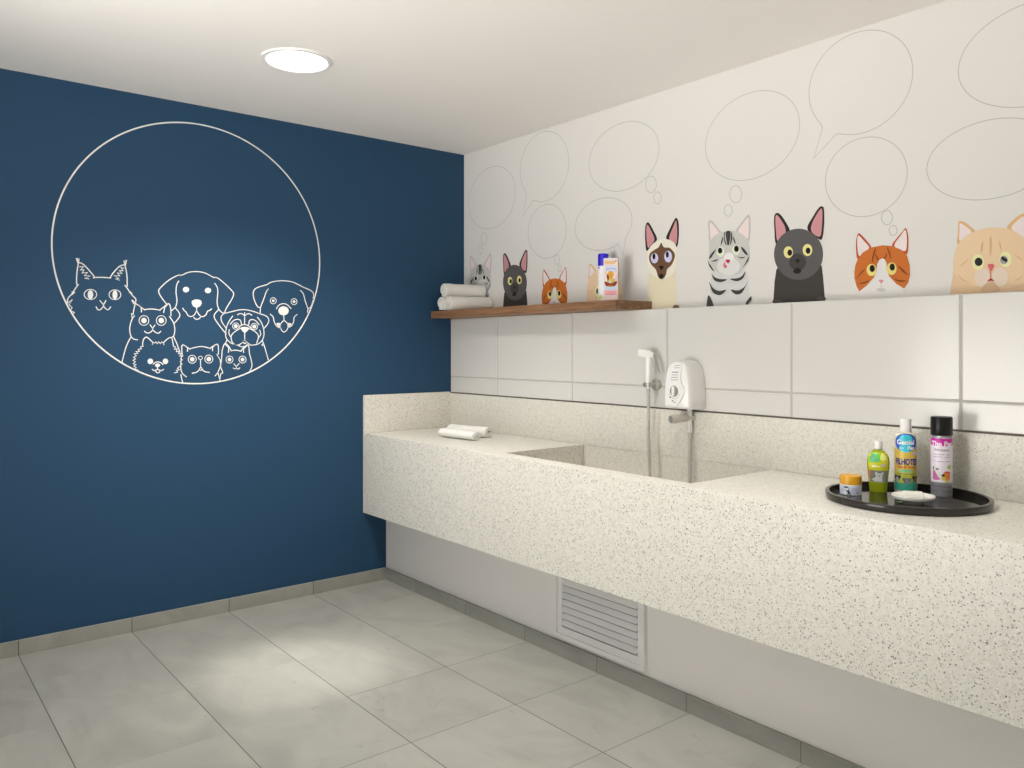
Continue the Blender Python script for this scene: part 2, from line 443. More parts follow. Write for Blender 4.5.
def area(name, loc, power, size, color=(1, 1, 1), rot=(0, 0, 0), spread=180):
    l = bpy.data.lights.new(name, 'AREA'); l.shape = 'DISK'; l.size = size; l.energy = power; l.color = color; l.spread = math.radians(spread)
    o = bpy.data.objects.new(name, l); COL.objects.link(o); o.location = loc; o.rotation_euler = rot
    return o
for nm, loc, pw, sz, cl, sp in LAMPS:
    l = bpy.data.lights.new(nm, 'SPOT'); l.energy = pw; l.spot_size = math.radians(sp); l.spot_blend = 0.9; l.shadow_soft_size = sz/2; l.color = cl
    o = bpy.data.objects.new(nm, l); COL.objects.link(o); o.location = loc
sl = bpy.data.lights.new('recessed_light_beam', 'SPOT'); sl.energy = SPOT_W; sl.spot_size = math.radians(SPOT_DEG); sl.spot_blend = 1.0; sl.shadow_soft_size = 0.1; sl.color = (1, 0.95, 0.87)
so = bpy.data.objects.new('recessed_light_beam', sl); COL.objects.link(so); so.location = (-1.535, -0.915, ZC-0.012)
if WIN_W:
    l = bpy.data.lights.new('window_daylight', 'AREA'); l.shape = 'RECTANGLE'; l.size = WIN_SIZE[0]; l.size_y = WIN_SIZE[1]; l.energy = WIN_W; l.color = WIN_COL
    o = bpy.data.objects.new('window_daylight', l); COL.objects.link(o); o.location = WIN_LOC; o.rotation_euler = WIN_ROT

# ------------------------------------------------------------------ stone counter with wash basin
YE = -4.89
c = thing('stone_counter', 'long speckled cream stone counter with a sunken wash basin', 'counter', (0, 0, 0))
YB0, YB1 = -1.207, -2.300            # basin opening along the wall
RIM = 0.088
ZB = 0.56
obj('apron', bx(XF, XF+RIM, YE, 0.0, 0.411, ZT), M_QUARTZ, c, bevel=0.0012)
obj('worktop', bx(XF+RIM, XS, YB0, -0.020, ZT-0.03, ZT), M_QUARTZ, c, bevel=0.001)
obj('worktop', bx(XF+RIM, XS, YE, YB1, ZT-0.03, ZT), M_QUARTZ, c, bevel=0.001)
bm = bmesh.new()
box(bm, XF+RIM, XS, YB1, YB0, ZB-0.02, ZB)
box(bm, XF+RIM, XS, YB0, YB0+0.02, ZB-0.02, ZT-0.0305)
box(bm, XF+RIM, XS, YB1-0.02, YB1, ZB-0.02, ZT-0.0305)
bas = obj('basin', bm, M_QUARTZ, c)
bm = lathe([(0, 0.0035), (0.020, 0.003), (0.030, 0.0025), (0.034, 0.0), (0, 0.0)], 32)
bmesh.ops.translate(bm, verts=bm.verts, vec=(-0.40, -1.75, ZB))
tag(obj('drain', bm, M_CHROME, bas, smooth=True), 'round metal drain in the basin floor')
obj('underside', bx(XF+RIM, XT, YE, 0.0, 0.411, 0.431), M_QUARTZ, c)
obj('backsplash', bx(XS, XT-0.0005, YE, 0.0, ZT+0.0003, 1.0835), M_QUARTZ, c, bevel=0.0012)
obj('basin_back', bx(XS, XT-0.0005, YB1, YB0, ZB, ZT-0.0003), M_QUARTZ, c)
obj('side_splash', bx(XF, XS, -0.020, 0.0, ZT+0.0004, 1.0925), M_QUARTZ, c, bevel=0.0012)

# ------------------------------------------------------------------ ventilation grille under the counter
VY0, VY1, VZ0, VZ1 = -2.030, -1.500, 0.087, 0.408
v = thing('ventilation_grille', 'white louvred ventilation grille in the wall under the counter', 'vent', (XL, (VY0+VY1)/2, VZ0))
def vb(y0, y1, z0, z1, x0, x1):
    return (x0, x1, y0-(VY0+VY1)/2, y1-(VY0+VY1)/2, z0-VZ0, z1-VZ0)
bm = bmesh.new()
w1 = 0.019; w2 = 0.05
for (y0, y1, z0, z1) in ((VY0, VY1, VZ0, VZ0+w1), (VY0, VY1, VZ1-w1, VZ1), (VY0, VY0+w1, VZ0+w1, VZ1-w1), (VY1-w1, VY1, VZ0+w1, VZ1-w1)):
    box(bm, *vb(y0, y1, z0, z1, -0.020, -0.0005))
obj('outer_frame', bm, M_VENT, v, bevel=0.002)
bm = bmesh.new()
for (y0, y1, z0, z1) in ((VY0+w1, VY1-w1, VZ0+w1, VZ0+w2), (VY0+w1, VY1-w1, VZ1-w2, VZ1-w1), (VY0+w1, VY0+w2-0.010, VZ0+w2, VZ1-w2), (VY1-w2, VY1-w1, VZ0+w2, VZ1-w2)):
    box(bm, *vb(y0, y1, z0, z1, -0.013, -0.0005))
obj('inner_frame', bm, M_VENT, v, bevel=0.0015)
obj('backing', bx(*vb(VY0+w2-0.012, VY1-w2, VZ0+w2-0.004, VZ1-w2, -0.0012, -0.0004)), M_VENTGAP, v)
ns = 7; z = VZ0+w2+0.0100; pitch = (VZ1-w2-z)/ns
for k in range(ns):
    z0 = z+k*pitch
    bm = bmesh.new()
    P = [(-0.0200, 0.0), (-0.0185, -0.0022), (-0.0055, pitch*0.66), (-0.0072, pitch*0.68)]
    a = []
    for yy in (VY0+w2-0.0115, VY1-w2-0.0005):
        a.append([bm.verts.new((px, yy-(VY0+VY1)/2, z0-VZ0+pz)) for px, pz in P])
    for i in range(4):
        j = (i+1) % 4; bm.faces.new((a[0][i], a[0][j], a[1][j], a[1][i]))
    bm.faces.new(a[0]); bm.faces.new(list(reversed(a[1])))
    obj('slat', bm, M_VENT, v)

# ------------------------------------------------------------------ wooden shelf
obj_shelf = obj('wooden_shelf', bx(-0.252, -0.0005, -1.563, -0.0005, ZTILE+0.0003, 1.592), M_WOOD, bevel=0.0015)
tag(obj_shelf, 'long brown wooden shelf on the white wall above the tiles', 'shelf')
ZSH = 1.592

# ------------------------------------------------------------------ wall decals
# wall drawings in wall coordinates, tenths of a millimetre (u along the wall, v up)
RING = (-1.6496, 1.8427, 0.6573)
BUBBLES = {
 'tabby': ([(18793,22760),(18800,22947),(18831,23133),(18884,23315),(18960,23492),(19058,23663),(19177,23826),(19315,23978),(19472,24119),(19645,24246),(19833,24360),(20034,24458),(20246,24540),(20467,24605),(20695,24652),(20928,24680),(21162,24691),(21397,24682),(21629,24655),(21856,24610),(22076,24547),(22287,24466),(22487,24370),(22673,24257),(22844,24131),(22998,23991),(23134,23840),(23250,23679),(23346,23509),(23419,23332),(23470,23150),(23498,22964),(23502,22777),(23483,22591),(23441,22407),(23376,22226),(23289,22052),(23180,21885),(23052,21728),(22904,21581),(22739,21447),(22558,21326),(22363,21220),(22156,21130),(21940,21056),(21715,21001),(21484,20963),(21250,20943),(21016,20942),(20782,20960),(20552,20996),(20328,21051),(20113,21122),(19907,21211),(19714,21316),(19535,21435),(19372,21568),(19227,21714),(19101,21870),(18995,22036),(18910,22210),(18848,22390),(18809,22574)], [[(20726,20369),(20711,20255),(20667,20157),(20599,20084),(20512,20043),(20415,20038),(20318,20070),(20230,20137),(20160,20231),(20115,20343),(20100,20463),(20115,20578),(20160,20677),(20230,20750),(20318,20790),(20415,20793),(20512,20759),(20599,20692),(20667,20598),(20711,20487)],[(20243,19727),(20232,19649),(20202,19581),(20154,19529),(20094,19500),(20028,19496),(19961,19518),(19900,19562),(19852,19626),(19821,19703),(19811,19785),(19821,19864),(19852,19932),(19900,19983),(19961,20012),(20028,20015),(20094,19993),(20154,19948),(20202,19884),(20232,19808)]]),
 'black': ([(25100,22092),(25310,22044),(25510,21979),(25715,21935),(25922,21909),(26130,21904),(26336,21919),(26539,21954),(26736,22008),(26926,22081),(27106,22173),(27274,22281),(27429,22406),(27570,22546),(27694,22699),(27801,22865),(27890,23040),(27959,23224),(28007,23414),(28036,23610),(28043,23807),(28029,24006),(27995,24203),(27940,24397),(27865,24585),(27771,24766),(27658,24938),(27529,25099),(27384,25248),(27224,25382),(27052,25502),(26869,25604),(26677,25689),(26478,25756),(26274,25803),(26066,25831),(25858,25838),(25652,25826),(25448,25794),(25250,25742),(25060,25671),(24879,25582),(24709,25476),(24552,25353),(24409,25215),(24283,25063),(24173,24899),(24083,24725),(24011,24542),(23960,24352),(23929,24157),(23919,23960),(23930,23761),(23962,23564),(24015,23370),(24087,23181),(24179,22999),(24289,22825),(24416,22663),(24511,22466),(24133,21311)], []),
 'orange': ([(24737,20832),(24802,20966),(24881,21093),(24974,21212),(25079,21320),(25196,21417),(25323,21502),(25459,21574),(25603,21632),(25754,21677),(25909,21706),(26067,21721),(26227,21721),(26387,21705),(26546,21675),(26701,21630),(26852,21571),(26997,21498),(27134,21413),(27262,21315),(27380,21207),(27487,21088),(27581,20961),(27662,20826),(27729,20685),(27781,20539),(27817,20390),(27838,20239),(27843,20088),(27832,19938),(27805,19790),(27763,19647),(27705,19509),(27633,19378),(27547,19256),(27448,19142),(27336,19040),(27214,18948),(27082,18870),(26942,18804),(26795,18753),(26642,18716),(26485,18694),(26326,18686),(26166,18694),(26006,18717),(25849,18755),(25695,18807),(25547,18873),(25406,18952),(25273,19044),(25150,19147),(25038,19261),(24937,19384),(24849,19515),(24775,19653),(24716,19797),(24672,19944),(24643,20094),(24630,20246),(24633,20397),(24652,20546),(24687,20691)], [[(27298,18516),(27288,18436),(27259,18365),(27214,18312),(27157,18281),(27093,18276),(27029,18296),(26972,18341),(26926,18406),(26896,18484),(26886,18568),(26896,18650),(26926,18721),(26972,18774),(27029,18804),(27093,18809),(27157,18787),(27214,18742),(27259,18677),(27288,18599)],[(27470,18019),(27463,17963),(27442,17913),(27410,17876),(27369,17854),(27324,17850),(27278,17864),(27237,17895),(27204,17940),(27183,17994),(27176,18053),(27183,18109),(27204,18159),(27237,18197),(27278,18218),(27324,18222),(27369,18207),(27410,18176),(27442,18131),(27463,18077)]]),
 'siamese': ([(11293,23374),(11309,23544),(11349,23712),(11412,23876),(11498,24035),(11605,24186),(11733,24329),(11880,24461),(12045,24582),(12227,24691),(12422,24785),(12631,24865),(12850,24930),(13077,24979),(13310,25011),(13547,25026),(13785,25024),(14022,25005),(14256,24970),(14484,24918),(14704,24850),(14914,24766),(15111,24669),(15295,24557),(15462,24434),(15612,24299),(15742,24155),(15853,24002),(15941,23842),(16007,23677),(16050,23509),(16069,23338),(16065,23167),(16037,22998),(15986,22832),(15911,22670),(15815,22515),(15697,22368),(15559,22231),(15403,22104),(15229,21989),(15040,21887),(14838,21800),(14624,21727),(14401,21670),(14171,21630),(13935,21606),(13698,21600),(13460,21610),(13224,21637),(12993,21681),(12768,21741),(12553,21817),(12349,21908),(12158,22012),(11983,22130),(11824,22259),(11684,22399),(11563,22548),(11464,22704),(11386,22867),(11332,23034),(11301,23203)], [[(15902,21564),(15886,21442),(15837,21337),(15762,21259),(15667,21216),(15561,21213),(15454,21248),(15358,21321),(15281,21423),(15231,21544),(15214,21673),(15231,21796),(15281,21902),(15358,21979),(15454,22021),(15561,22023),(15667,21986),(15762,21912),(15837,21811),(15886,21691)],[(16201,20866),(16189,20778),(16156,20702),(16105,20645),(16040,20613),(15967,20608),(15895,20633),(15829,20684),(15777,20756),(15744,20842),(15732,20934),(15744,21023),(15777,21100),(15829,21156),(15895,21188),(15967,21191),(16040,21166),(16105,21115),(16156,21043),(16189,20957)]]),
 'peach': ([(13921,19252),(14035,19364),(14132,19483),(14210,19608),(14268,19738),(14307,19871),(14324,20006),(14321,20142),(14298,20278),(14253,20411),(14189,20541),(14105,20666),(14003,20785),(13883,20897),(13747,21001),(13595,21095),(13431,21179),(13255,21252),(13069,21313),(12875,21361),(12674,21397),(12470,21418),(12264,21427),(12058,21421),(11854,21402),(11654,21370),(11461,21324),(11276,21266),(11101,21196),(10938,21114),(10789,21022),(10654,20920),(10537,20809),(10436,20692),(10355,20568),(10293,20439),(10251,20306),(10230,20171),(10229,20035),(10249,19899),(10290,19766),(10351,19635),(10431,19509),(10530,19389),(10647,19275),(10780,19170),(10929,19074),(11091,18988),(11265,18913),(11450,18850),(11643,18800),(11842,18762),(12046,18738),(12252,18727),(12458,18730),(12662,18747),(12863,18777),(13058,18820),(13244,18876),(13394,18971),(13709,18340)], []),
}
CATS = {
 'tabby': [
  ('body',(216,215,209),[(18945,15520),(18973,15520),(19031,16132),(19081,16601),(19159,17125),(20955,17048),(21066,16475),(21165,15520),(21269,15520),(21282,15520)],None,0),
  ('ear',(200,192,186),[(19045,18360),(18973,18970),(18952,19326),(19031,19447),(19209,19354),(19492,19027),(19681,18773),(19422,18451)],None,1),
  ('inner_ear',(236,219,212),[(19117,18453),(19045,18961),(19045,19292),(19102,19320),(19280,19158),(19541,18777),(19330,18530)],'ear',1),
  ('ear',(200,192,186),[(21086,18250),(21171,18776),(21165,19283),(21086,19434),(20955,19366),(20656,19063),(20421,18776),(20756,18426)],None,1),
  ('inner_ear',(236,219,212),[(21053,18406),(21086,18786),(21086,19225),(21021,19290),(20769,19038),(20556,18744),(20889,18497)],'ear',1),
  ('head',(204,202,194),[(19016,18080),(19031,18403),(19245,18674),(19667,18821),(20082,18843),(20489,18769),(20889,18525),(21086,18222),(21138,17822),(21119,17486),(20922,17163),(20556,16907),(20082,16855),(19597,16976),(19209,17298),(18995,17669)],None,1),
  ('muzzle',(224,223,217),[(20643,17231),(20614,17106),(20530,16998),(20399,16917),(20233,16870),(20047,16863),(19860,16896),(19690,16968),(19554,17070),(19466,17194),(19436,17327),(19466,17454),(19554,17564),(19690,17645),(19860,17690),(20047,17694),(20233,17657),(20399,17584),(20530,17481),(20614,17360)],None,1),
  ('nose_bridge',(238,233,230),[(20340,17639),(20328,17573),(20291,17515),(20234,17472),(20162,17447),(20082,17443),(20001,17460),(19928,17497),(19870,17551),(19833,17615),(19820,17685),(19833,17752),(19870,17810),(19928,17853),(20001,17877),(20082,17881),(20162,17863),(20234,17825),(20291,17771),(20328,17707)],None,1),
  ('eye',(228,232,206),[(19841,17932),(19830,17865),(19801,17806),(19755,17762),(19697,17735),(19632,17730),(19567,17747),(19509,17784),(19462,17837),(19432,17901),(19422,17971),(19432,18039),(19462,18098),(19509,18142),(19567,18168),(19632,18173),(19697,18156),(19755,18119),(19801,18065),(19830,18001)],None,1),
  ('eye',(228,232,206),[(20656,17936),(20646,17870),(20618,17812),(20574,17768),(20517,17742),(20455,17737),(20393,17754),(20336,17790),(20291,17842),(20262,17906),(20252,17974),(20262,18041),(20291,18099),(20336,18142),(20393,18168),(20455,18172),(20517,18155),(20574,18119),(20618,18067),(20646,18003)],None,1),
  ('pupil',(12,12,12),[(19730,18000),(19724,17962),(19707,17927),(19681,17902),(19648,17886),(19611,17884),(19574,17893),(19541,17914),(19515,17945),(19498,17983),(19492,18023),(19498,18062),(19515,18096),(19541,18122),(19574,18137),(19611,18140),(19648,18130),(19681,18109),(19707,18078),(19724,18041)],'eye0',1),
  ('pupil',(12,12,12),[(20596,17998),(20590,17957),(20573,17920),(20546,17892),(20513,17876),(20475,17873),(20438,17883),(20404,17906),(20377,17939),(20360,17979),(20354,18022),(20360,18064),(20377,18100),(20404,18128),(20438,18144),(20475,18147),(20513,18137),(20546,18114),(20573,18081),(20590,18041)],'eye1',1),
  ('nose',(190,58,84),[(19903,17562),(20027,17580),(20157,17540),(20102,17447),(20034,17406),(19965,17470)],None,1),
  ('tongue',(228,116,124),[(19834,17463),(19889,17464),(19917,17358),(19992,17282),(19944,17211),(19848,17219),(19785,17322)],None,1),
  ('stripe',(72,70,66),[(19944,18830),(20150,18818),(20170,18603),(20095,18254),(20047,18201),(19999,18264),(19924,18630)],None,1),
  ('stripe',(72,70,66),[(19834,18767),(19882,18797),(19861,18550),(19972,18232),(19903,18273),(19827,18496)],None,1),
  ('stripe',(72,70,66),[(20218,18782),(20252,18680),(20252,18422),(20136,18181),(20191,18486)],None,1),
  ('stripe',(72,70,66),[(19778,18617),(19757,18416),(19667,18251),(19653,18281),(19709,18508)],None,1),
  ('stripe',(72,70,66),[(20320,18558),(20388,18419),(20442,18242),(20394,18281),(20320,18444)],None,1),
  ('stripe',(72,70,66),[(19393,18085),(19280,17908),(19138,17745),(19031,17689),(19066,17827),(19209,17973)],None,1),
  ('stripe',(72,70,66),[(19506,17642),(19351,17550),(19138,17580),(19316,17606)],None,1),
  ('stripe',(72,70,66),[(18966,17624),(19045,17458),(19316,17113),(19159,17213),(19002,17432)],None,1),
  ('stripe',(72,70,66),[(20716,18072),(20889,17942),(21060,17689),(20922,17741),(20789,17900)],None,1),
  ('stripe',(72,70,66),[(20529,17662),(20723,17617),(20935,17615),(20756,17557)],None,1),
  ('stripe',(72,70,66),[(21112,17611),(21053,17407),(20783,17157),(20922,17333)],None,1),
  ('stripe',(72,70,66),[(19159,17019),(19316,16850),(19597,16743),(19992,16699),(19667,16599),(19316,16703)],None,1),
  ('stripe',(72,70,66),[(20928,16976),(20756,16790),(20489,16712),(20136,16718),(20489,16586),(20809,16690)],None,1),
  ('stripe',(72,70,66),[(19031,16663),(19230,16368),(19562,16209),(19944,16240),(19632,16024),(19230,16168)],None,1),
  ('stripe',(72,70,66),[(21073,16588),(20889,16317),(20556,16177),(20191,16232),(20455,16011),(20789,16096)],None,1),
  ('stripe',(72,70,66),[(18959,16018),(19081,15964),(19230,15681),(19287,15473),(19287,15239),(18872,15253),(18872,15549)],None,1),
  ('stripe',(72,70,66),[(21217,15887),(21230,15734),(21099,15594),(21053,15348),(20942,15590)],None,1),
 ],
 'black': [
  ('body',(67,63,59),[(22114,15520),(22278,15520),(22343,16433),(22427,16944),(22824,17369),(24177,17307),(24472,16926),(24531,16511),(24619,15520),(24735,15520)],None,0),
  ('paw',(84,80,76),[(22671,15602),(22661,15576),(22630,15553),(22582,15536),(22521,15527),(22453,15526),(22385,15533),(22323,15548),(22275,15569),(22243,15594),(22232,15622),(22243,15648),(22275,15670),(22323,15687),(22385,15697),(22453,15698),(22521,15690),(22582,15675),(22630,15654),(22661,15629)],None,1),
  ('paw',(84,80,76),[(24659,15621),(24650,15596),(24622,15575),(24578,15559),(24522,15549),(24461,15548),(24399,15555),(24343,15569),(24298,15590),(24270,15614),(24260,15640),(24270,15665),(24298,15686),(24343,15702),(24399,15711),(24461,15712),(24522,15705),(24578,15691),(24622,15671),(24650,15646)],None,1),
  ('ear',(44,41,39),[(22440,18005),(22343,18618),(22330,19166),(22440,19324),(22633,19225),(22888,18868),(23064,18507),(22951,18265)],None,1),
  ('inner_ear',(206,146,148),[(22505,18130),(22414,18610),(22395,19129),(22459,19236),(22633,19042),(22843,18675),(22843,18322)],'ear',1),
  ('ear',(44,41,39),[(24472,17992),(24578,18526),(24578,19170),(24502,19316),(24355,19282),(24087,18943),(23847,18513),(24177,18188)],None,1),
  ('inner_ear',(206,146,148),[(24402,18120),(24496,18590),(24508,19135),(24443,19231),(24248,19005),(24057,18671),(24045,18357)],'ear',1),
  ('head',(94,91,89),[(24537,17401),(24521,17225),(24474,17057),(24396,16901),(24290,16763),(24159,16646),(24006,16554),(23836,16489),(23653,16454),(23462,16451),(23270,16480),(23082,16540),(22904,16630),(22741,16748),(22600,16890),(22485,17052),(22400,17228),(22348,17413),(22330,17602),(22348,17787),(22400,17963),(22485,18123),(22600,18264),(22741,18380),(22904,18469),(23082,18526),(23270,18552),(23462,18546),(23653,18508),(23836,18440),(24006,18345),(24159,18224),(24290,18083),(24396,17926),(24474,17756),(24521,17580)],None,1),
  ('eye',(233,224,148),[(23214,17606),(23204,17532),(23174,17467),(23127,17417),(23067,17388),(23001,17382),(22935,17400),(22875,17440),(22827,17498),(22797,17569),(22786,17645),(22797,17720),(22827,17785),(22875,17835),(22935,17864),(23001,17869),(23067,17851),(23127,17810),(23174,17752),(23204,17682)],None,1),
  ('eye',(233,224,148),[(24075,17614),(24065,17540),(24035,17475),(23989,17425),(23930,17396),(23865,17390),(23799,17408),(23740,17448),(23693,17506),(23663,17577),(23652,17654),(23663,17729),(23693,17794),(23740,17844),(23799,17873),(23865,17878),(23930,17860),(23989,17819),(24035,17761),(24065,17690)],None,1),
  ('pupil',(16,14,14),[(23177,17592),(23172,17553),(23157,17518),(23133,17491),(23103,17475),(23070,17472),(23037,17481),(23008,17503),(22984,17534),(22969,17571),(22964,17612),(22969,17652),(22984,17687),(23008,17713),(23037,17729),(23070,17732),(23103,17723),(23133,17701),(23157,17670),(23172,17633)],'eye0',1),
  ('pupil',(16,14,14),[(23997,17594),(23992,17555),(23978,17521),(23955,17495),(23927,17479),(23895,17476),(23863,17485),(23835,17506),(23812,17536),(23797,17573),(23792,17613),(23797,17652),(23812,17686),(23835,17712),(23863,17728),(23895,17731),(23927,17722),(23955,17701),(23978,17670),(23992,17633)],'eye1',1),
  ('muzzle',(71,67,64),[(23810,17145),(23792,17040),(23739,16948),(23655,16878),(23549,16837),(23431,16829),(23313,16855),(23205,16912),(23120,16996),(23064,17098),(23045,17208),(23064,17315),(23120,17408),(23205,17478),(23313,17518),(23431,17524),(23549,17496),(23655,17437),(23739,17353),(23792,17253)],None,1),
  ('nose',(38,34,34),[(23326,17281),(23431,17316),(23536,17263),(23487,17172),(23431,17131),(23376,17181)],None,1),
  ('mouth',(36,32,32),[(23221,16816),(23326,16904),(23425,16958),(23524,16900),(23603,16816),(23524,16727),(23339,16718)],None,1),
 ],
 'orange': [
  ('body',(226,222,214),[(25843,15520),(25843,15520),(26051,16098),(27753,16070),(27885,15520),(27922,15520)],None,0),
  ('ear',(188,84,44),[(25960,17075),(25893,17515),(25910,17876),(25989,18076),(26113,17994),(26339,17731),(26493,17465),(26216,17245)],None,1),
  ('inner_ear',(234,222,216),[(26018,17203),(25952,17530),(25952,17831),(25997,17995),(26208,17764),(26420,17484),(26183,17320)],'ear',1),
  ('ear',(188,84,44),[(27828,17098),(27888,17475),(27866,17859),(27790,18067),(27677,17957),(27447,17713),(27293,17465),(27601,17234)],None,1),
  ('inner_ear',(234,222,216),[(27790,17247),(27836,17518),(27821,17864),(27772,18008),(27601,17812),(27370,17465),(27639,17269)],'ear',1),
  ('head',(204,113,46),[(26043,15838),(25927,16026),(25835,16353),(25831,16595),(25877,16873),(25968,17087),(26175,17320),(26501,17480),(26940,17520),(27293,17453),(27601,17304),(27828,17060),(27934,16707),(27949,16325),(27885,16062),(27734,15849),(26901,15772)],None,0),
  ('face_patch',(229,226,219),[(26921,17032),(26814,16982),(26730,16824),(26702,16570),(26614,16340),(26347,16060),(26035,15831),(26093,15656),(26901,15576),(27677,15614),(27741,15841),(27447,16043),(27184,16340),(27082,16581),(27082,16835),(27019,16984)],None,0),
  ('eye',(234,219,128),[(26702,16610),(26693,16540),(26666,16478),(26624,16430),(26572,16402),(26513,16394),(26454,16410),(26401,16446),(26359,16500),(26332,16567),(26322,16639),(26332,16709),(26359,16771),(26401,16819),(26454,16847),(26513,16854),(26572,16838),(26624,16801),(26666,16747),(26693,16681)],None,1),
  ('eye',(234,219,128),[(27459,16599),(27450,16528),(27424,16465),(27383,16417),(27331,16387),(27273,16380),(27216,16396),(27163,16433),(27122,16487),(27095,16554),(27086,16627),(27095,16699),(27122,16762),(27163,16810),(27216,16839),(27273,16846),(27331,16830),(27383,16793),(27424,16738),(27450,16671)],None,1),
  ('pupil',(20,20,20),[(26642,16670),(26637,16628),(26623,16592),(26600,16564),(26572,16547),(26541,16543),(26510,16552),(26482,16573),(26459,16604),(26445,16643),(26440,16685),(26445,16726),(26459,16763),(26482,16791),(26510,16808),(26541,16812),(26572,16803),(26600,16781),(26623,16750),(26637,16711)],'eye0',1),
  ('pupil',(20,20,20),[(27401,16665),(27396,16625),(27383,16589),(27361,16562),(27334,16545),(27304,16541),(27274,16550),(27247,16570),(27226,16601),(27212,16639),(27207,16680),(27212,16721),(27226,16757),(27247,16784),(27274,16801),(27304,16805),(27334,16796),(27361,16775),(27383,16744),(27396,16706)],'eye1',1),
  ('stripe',(138,72,28),[(26650,17411),(26686,17399),(26614,17169),(26569,16928),(26533,16959),(26561,17194)],None,1),
  ('stripe',(138,72,28),[(26638,17246),(26710,17153),(26798,16995),(26750,16984),(26682,17116)],None,1),
  ('stripe',(138,72,28),[(27113,17424),(27188,17281),(27254,17073),(27246,16980),(27207,17108),(27141,17297)],None,1),
  ('stripe',(138,72,28),[(27098,17211),(27047,17099),(26996,17033),(27027,17007),(27094,17103)],None,1),
  ('stripe',(138,72,28),[(26269,16682),(26142,16532),(25918,16319),(26043,16499),(26154,16623)],None,1),
  ('stripe',(138,72,28),[(26432,16253),(26306,16134),(26002,16129),(26142,16173),(26306,16206)],None,1),
  ('stripe',(138,72,28),[(27513,16710),(27684,16581),(27877,16341),(27753,16408),(27601,16569)],None,1),
  ('stripe',(138,72,28),[(27378,16257),(27524,16177),(27813,16143),(27639,16093),(27466,16158)],None,1),
  ('mouth',(206,202,195),[(27062,15841),(27054,15820),(27029,15801),(26991,15788),(26943,15781),(26889,15780),(26835,15787),(26786,15799),(26747,15817),(26722,15838),(26714,15861),(26722,15882),(26747,15900),(26786,15914),(26835,15921),(26889,15921),(26943,15915),(26991,15902),(27029,15884),(27054,15863)],None,1),
  ('mouth',(206,202,195),[(26877,16126),(26905,16124),(26905,15889),(26877,15891)],None,0),
  ('nose',(226,152,158),[(26798,16217),(26889,16227),(26984,16205),(26940,16134),(26893,16086),(26845,16140)],None,1),
 ],
 'peach': [
  ('body',(229,198,158),[(29283,15520),(29320,15520),(29423,16211),(29464,16599),(31767,16534),(31892,16078),(31981,15520),(32016,15520)],None,0),
  ('ear',(226,184,130),[(29579,17291),(29595,17714),(29607,18050),(29668,18103),(29829,18032),(30029,17836),(30148,17673),(29949,17460)],None,1),
  ('inner_ear',(236,222,216),[(29648,17414),(29648,17794),(29660,18009),(29789,17933),(30029,17687),(29869,17511)],'ear',1),
  ('ear',(226,184,130),[(31145,17664),(31330,17931),(31513,18064),(31659,18102),(31738,18043),(31785,17671),(31767,17185),(31477,17297)],None,1),
  ('inner_ear',(236,222,216),[(31275,17641),(31440,17876),(31622,17997),(31687,17927),(31713,17557),(31622,17323)],'ear',1),
  ('head',(235,206,166),[(29444,16427),(29485,16945),(29627,17321),(29949,17601),(30344,17740),(30730,17750),(31107,17668),(31477,17461),(31803,17100),(31945,16640),(31963,16234),(31803,15922),(31330,15706),(30730,15658),(30069,15824),(29627,16067)],None,1),
  ('eye',(237,233,172),[(30441,16596),(30432,16513),(30404,16440),(30361,16383),(30307,16349),(30246,16340),(30185,16358),(30130,16401),(30087,16465),(30059,16543),(30049,16629),(30059,16712),(30087,16786),(30130,16843),(30185,16876),(30246,16884),(30307,16865),(30361,16822),(30404,16758),(30432,16680)],None,1),
  ('eye',(237,233,172),[(31286,16616),(31277,16535),(31250,16464),(31209,16409),(31157,16375),(31100,16367),(31042,16384),(30990,16426),(30948,16488),(30921,16565),(30912,16648),(30921,16730),(30948,16802),(30990,16857),(31042,16890),(31100,16898),(31157,16879),(31209,16837),(31250,16775),(31277,16699)],None,1),
  ('pupil',(40,38,38),[(30387,16609),(30381,16565),(30364,16526),(30337,16496),(30303,16479),(30266,16475),(30228,16485),(30194,16508),(30167,16542),(30150,16584),(30144,16629),(30150,16673),(30167,16712),(30194,16742),(30228,16760),(30266,16763),(30303,16753),(30337,16730),(30364,16695),(30381,16654)],'eye0',1),
  ('pupil',(160,158,160),[(31167,16606),(31161,16563),(31145,16525),(31119,16496),(31087,16478),(31051,16474),(31015,16484),(30983,16507),(30957,16540),(30940,16581),(30935,16626),(30940,16669),(30957,16707),(30983,16736),(31015,16753),(31051,16757),(31087,16747),(31119,16724),(31145,16690),(31161,16650)],'eye1',1),
  ('pupil',(36,34,36),[(30995,16745),(31070,16697),(31152,16628),(31137,16538),(31070,16572),(30980,16642)],'eye1',1),
  ('muzzle',(232,213,193),[(30646,16032),(30633,15935),(30597,15848),(30541,15780),(30470,15739),(30391,15728),(30311,15748),(30239,15799),(30182,15874),(30145,15966),(30132,16067),(30145,16166),(30182,16254),(30239,16321),(30311,16362),(30391,16371),(30470,16350),(30541,16299),(30597,16224),(30633,16132)],None,1),
  ('muzzle',(232,213,193),[(31186,16037),(31174,15938),(31139,15850),(31084,15782),(31015,15741),(30938,15729),(30861,15750),(30792,15800),(30736,15876),(30700,15970),(30688,16072),(30700,16172),(30736,16260),(30792,16328),(30861,16369),(30938,16379),(31015,16357),(31084,16306),(31139,16230),(31174,16138)],None,1),
  ('chin',(214,180,144),[(30344,15595),(30441,15801),(30653,15923),(30825,15799),(30938,15583),(30653,15515)],None,1),
  ('stripe',(221,180,130),[(30619,17389),(30676,17382),(30665,16871),(30623,16875)],None,1),
  ('stripe',(221,180,130),[(30387,17295),(30418,17266),(30395,17074),(30356,16921),(30348,17099)],None,1),
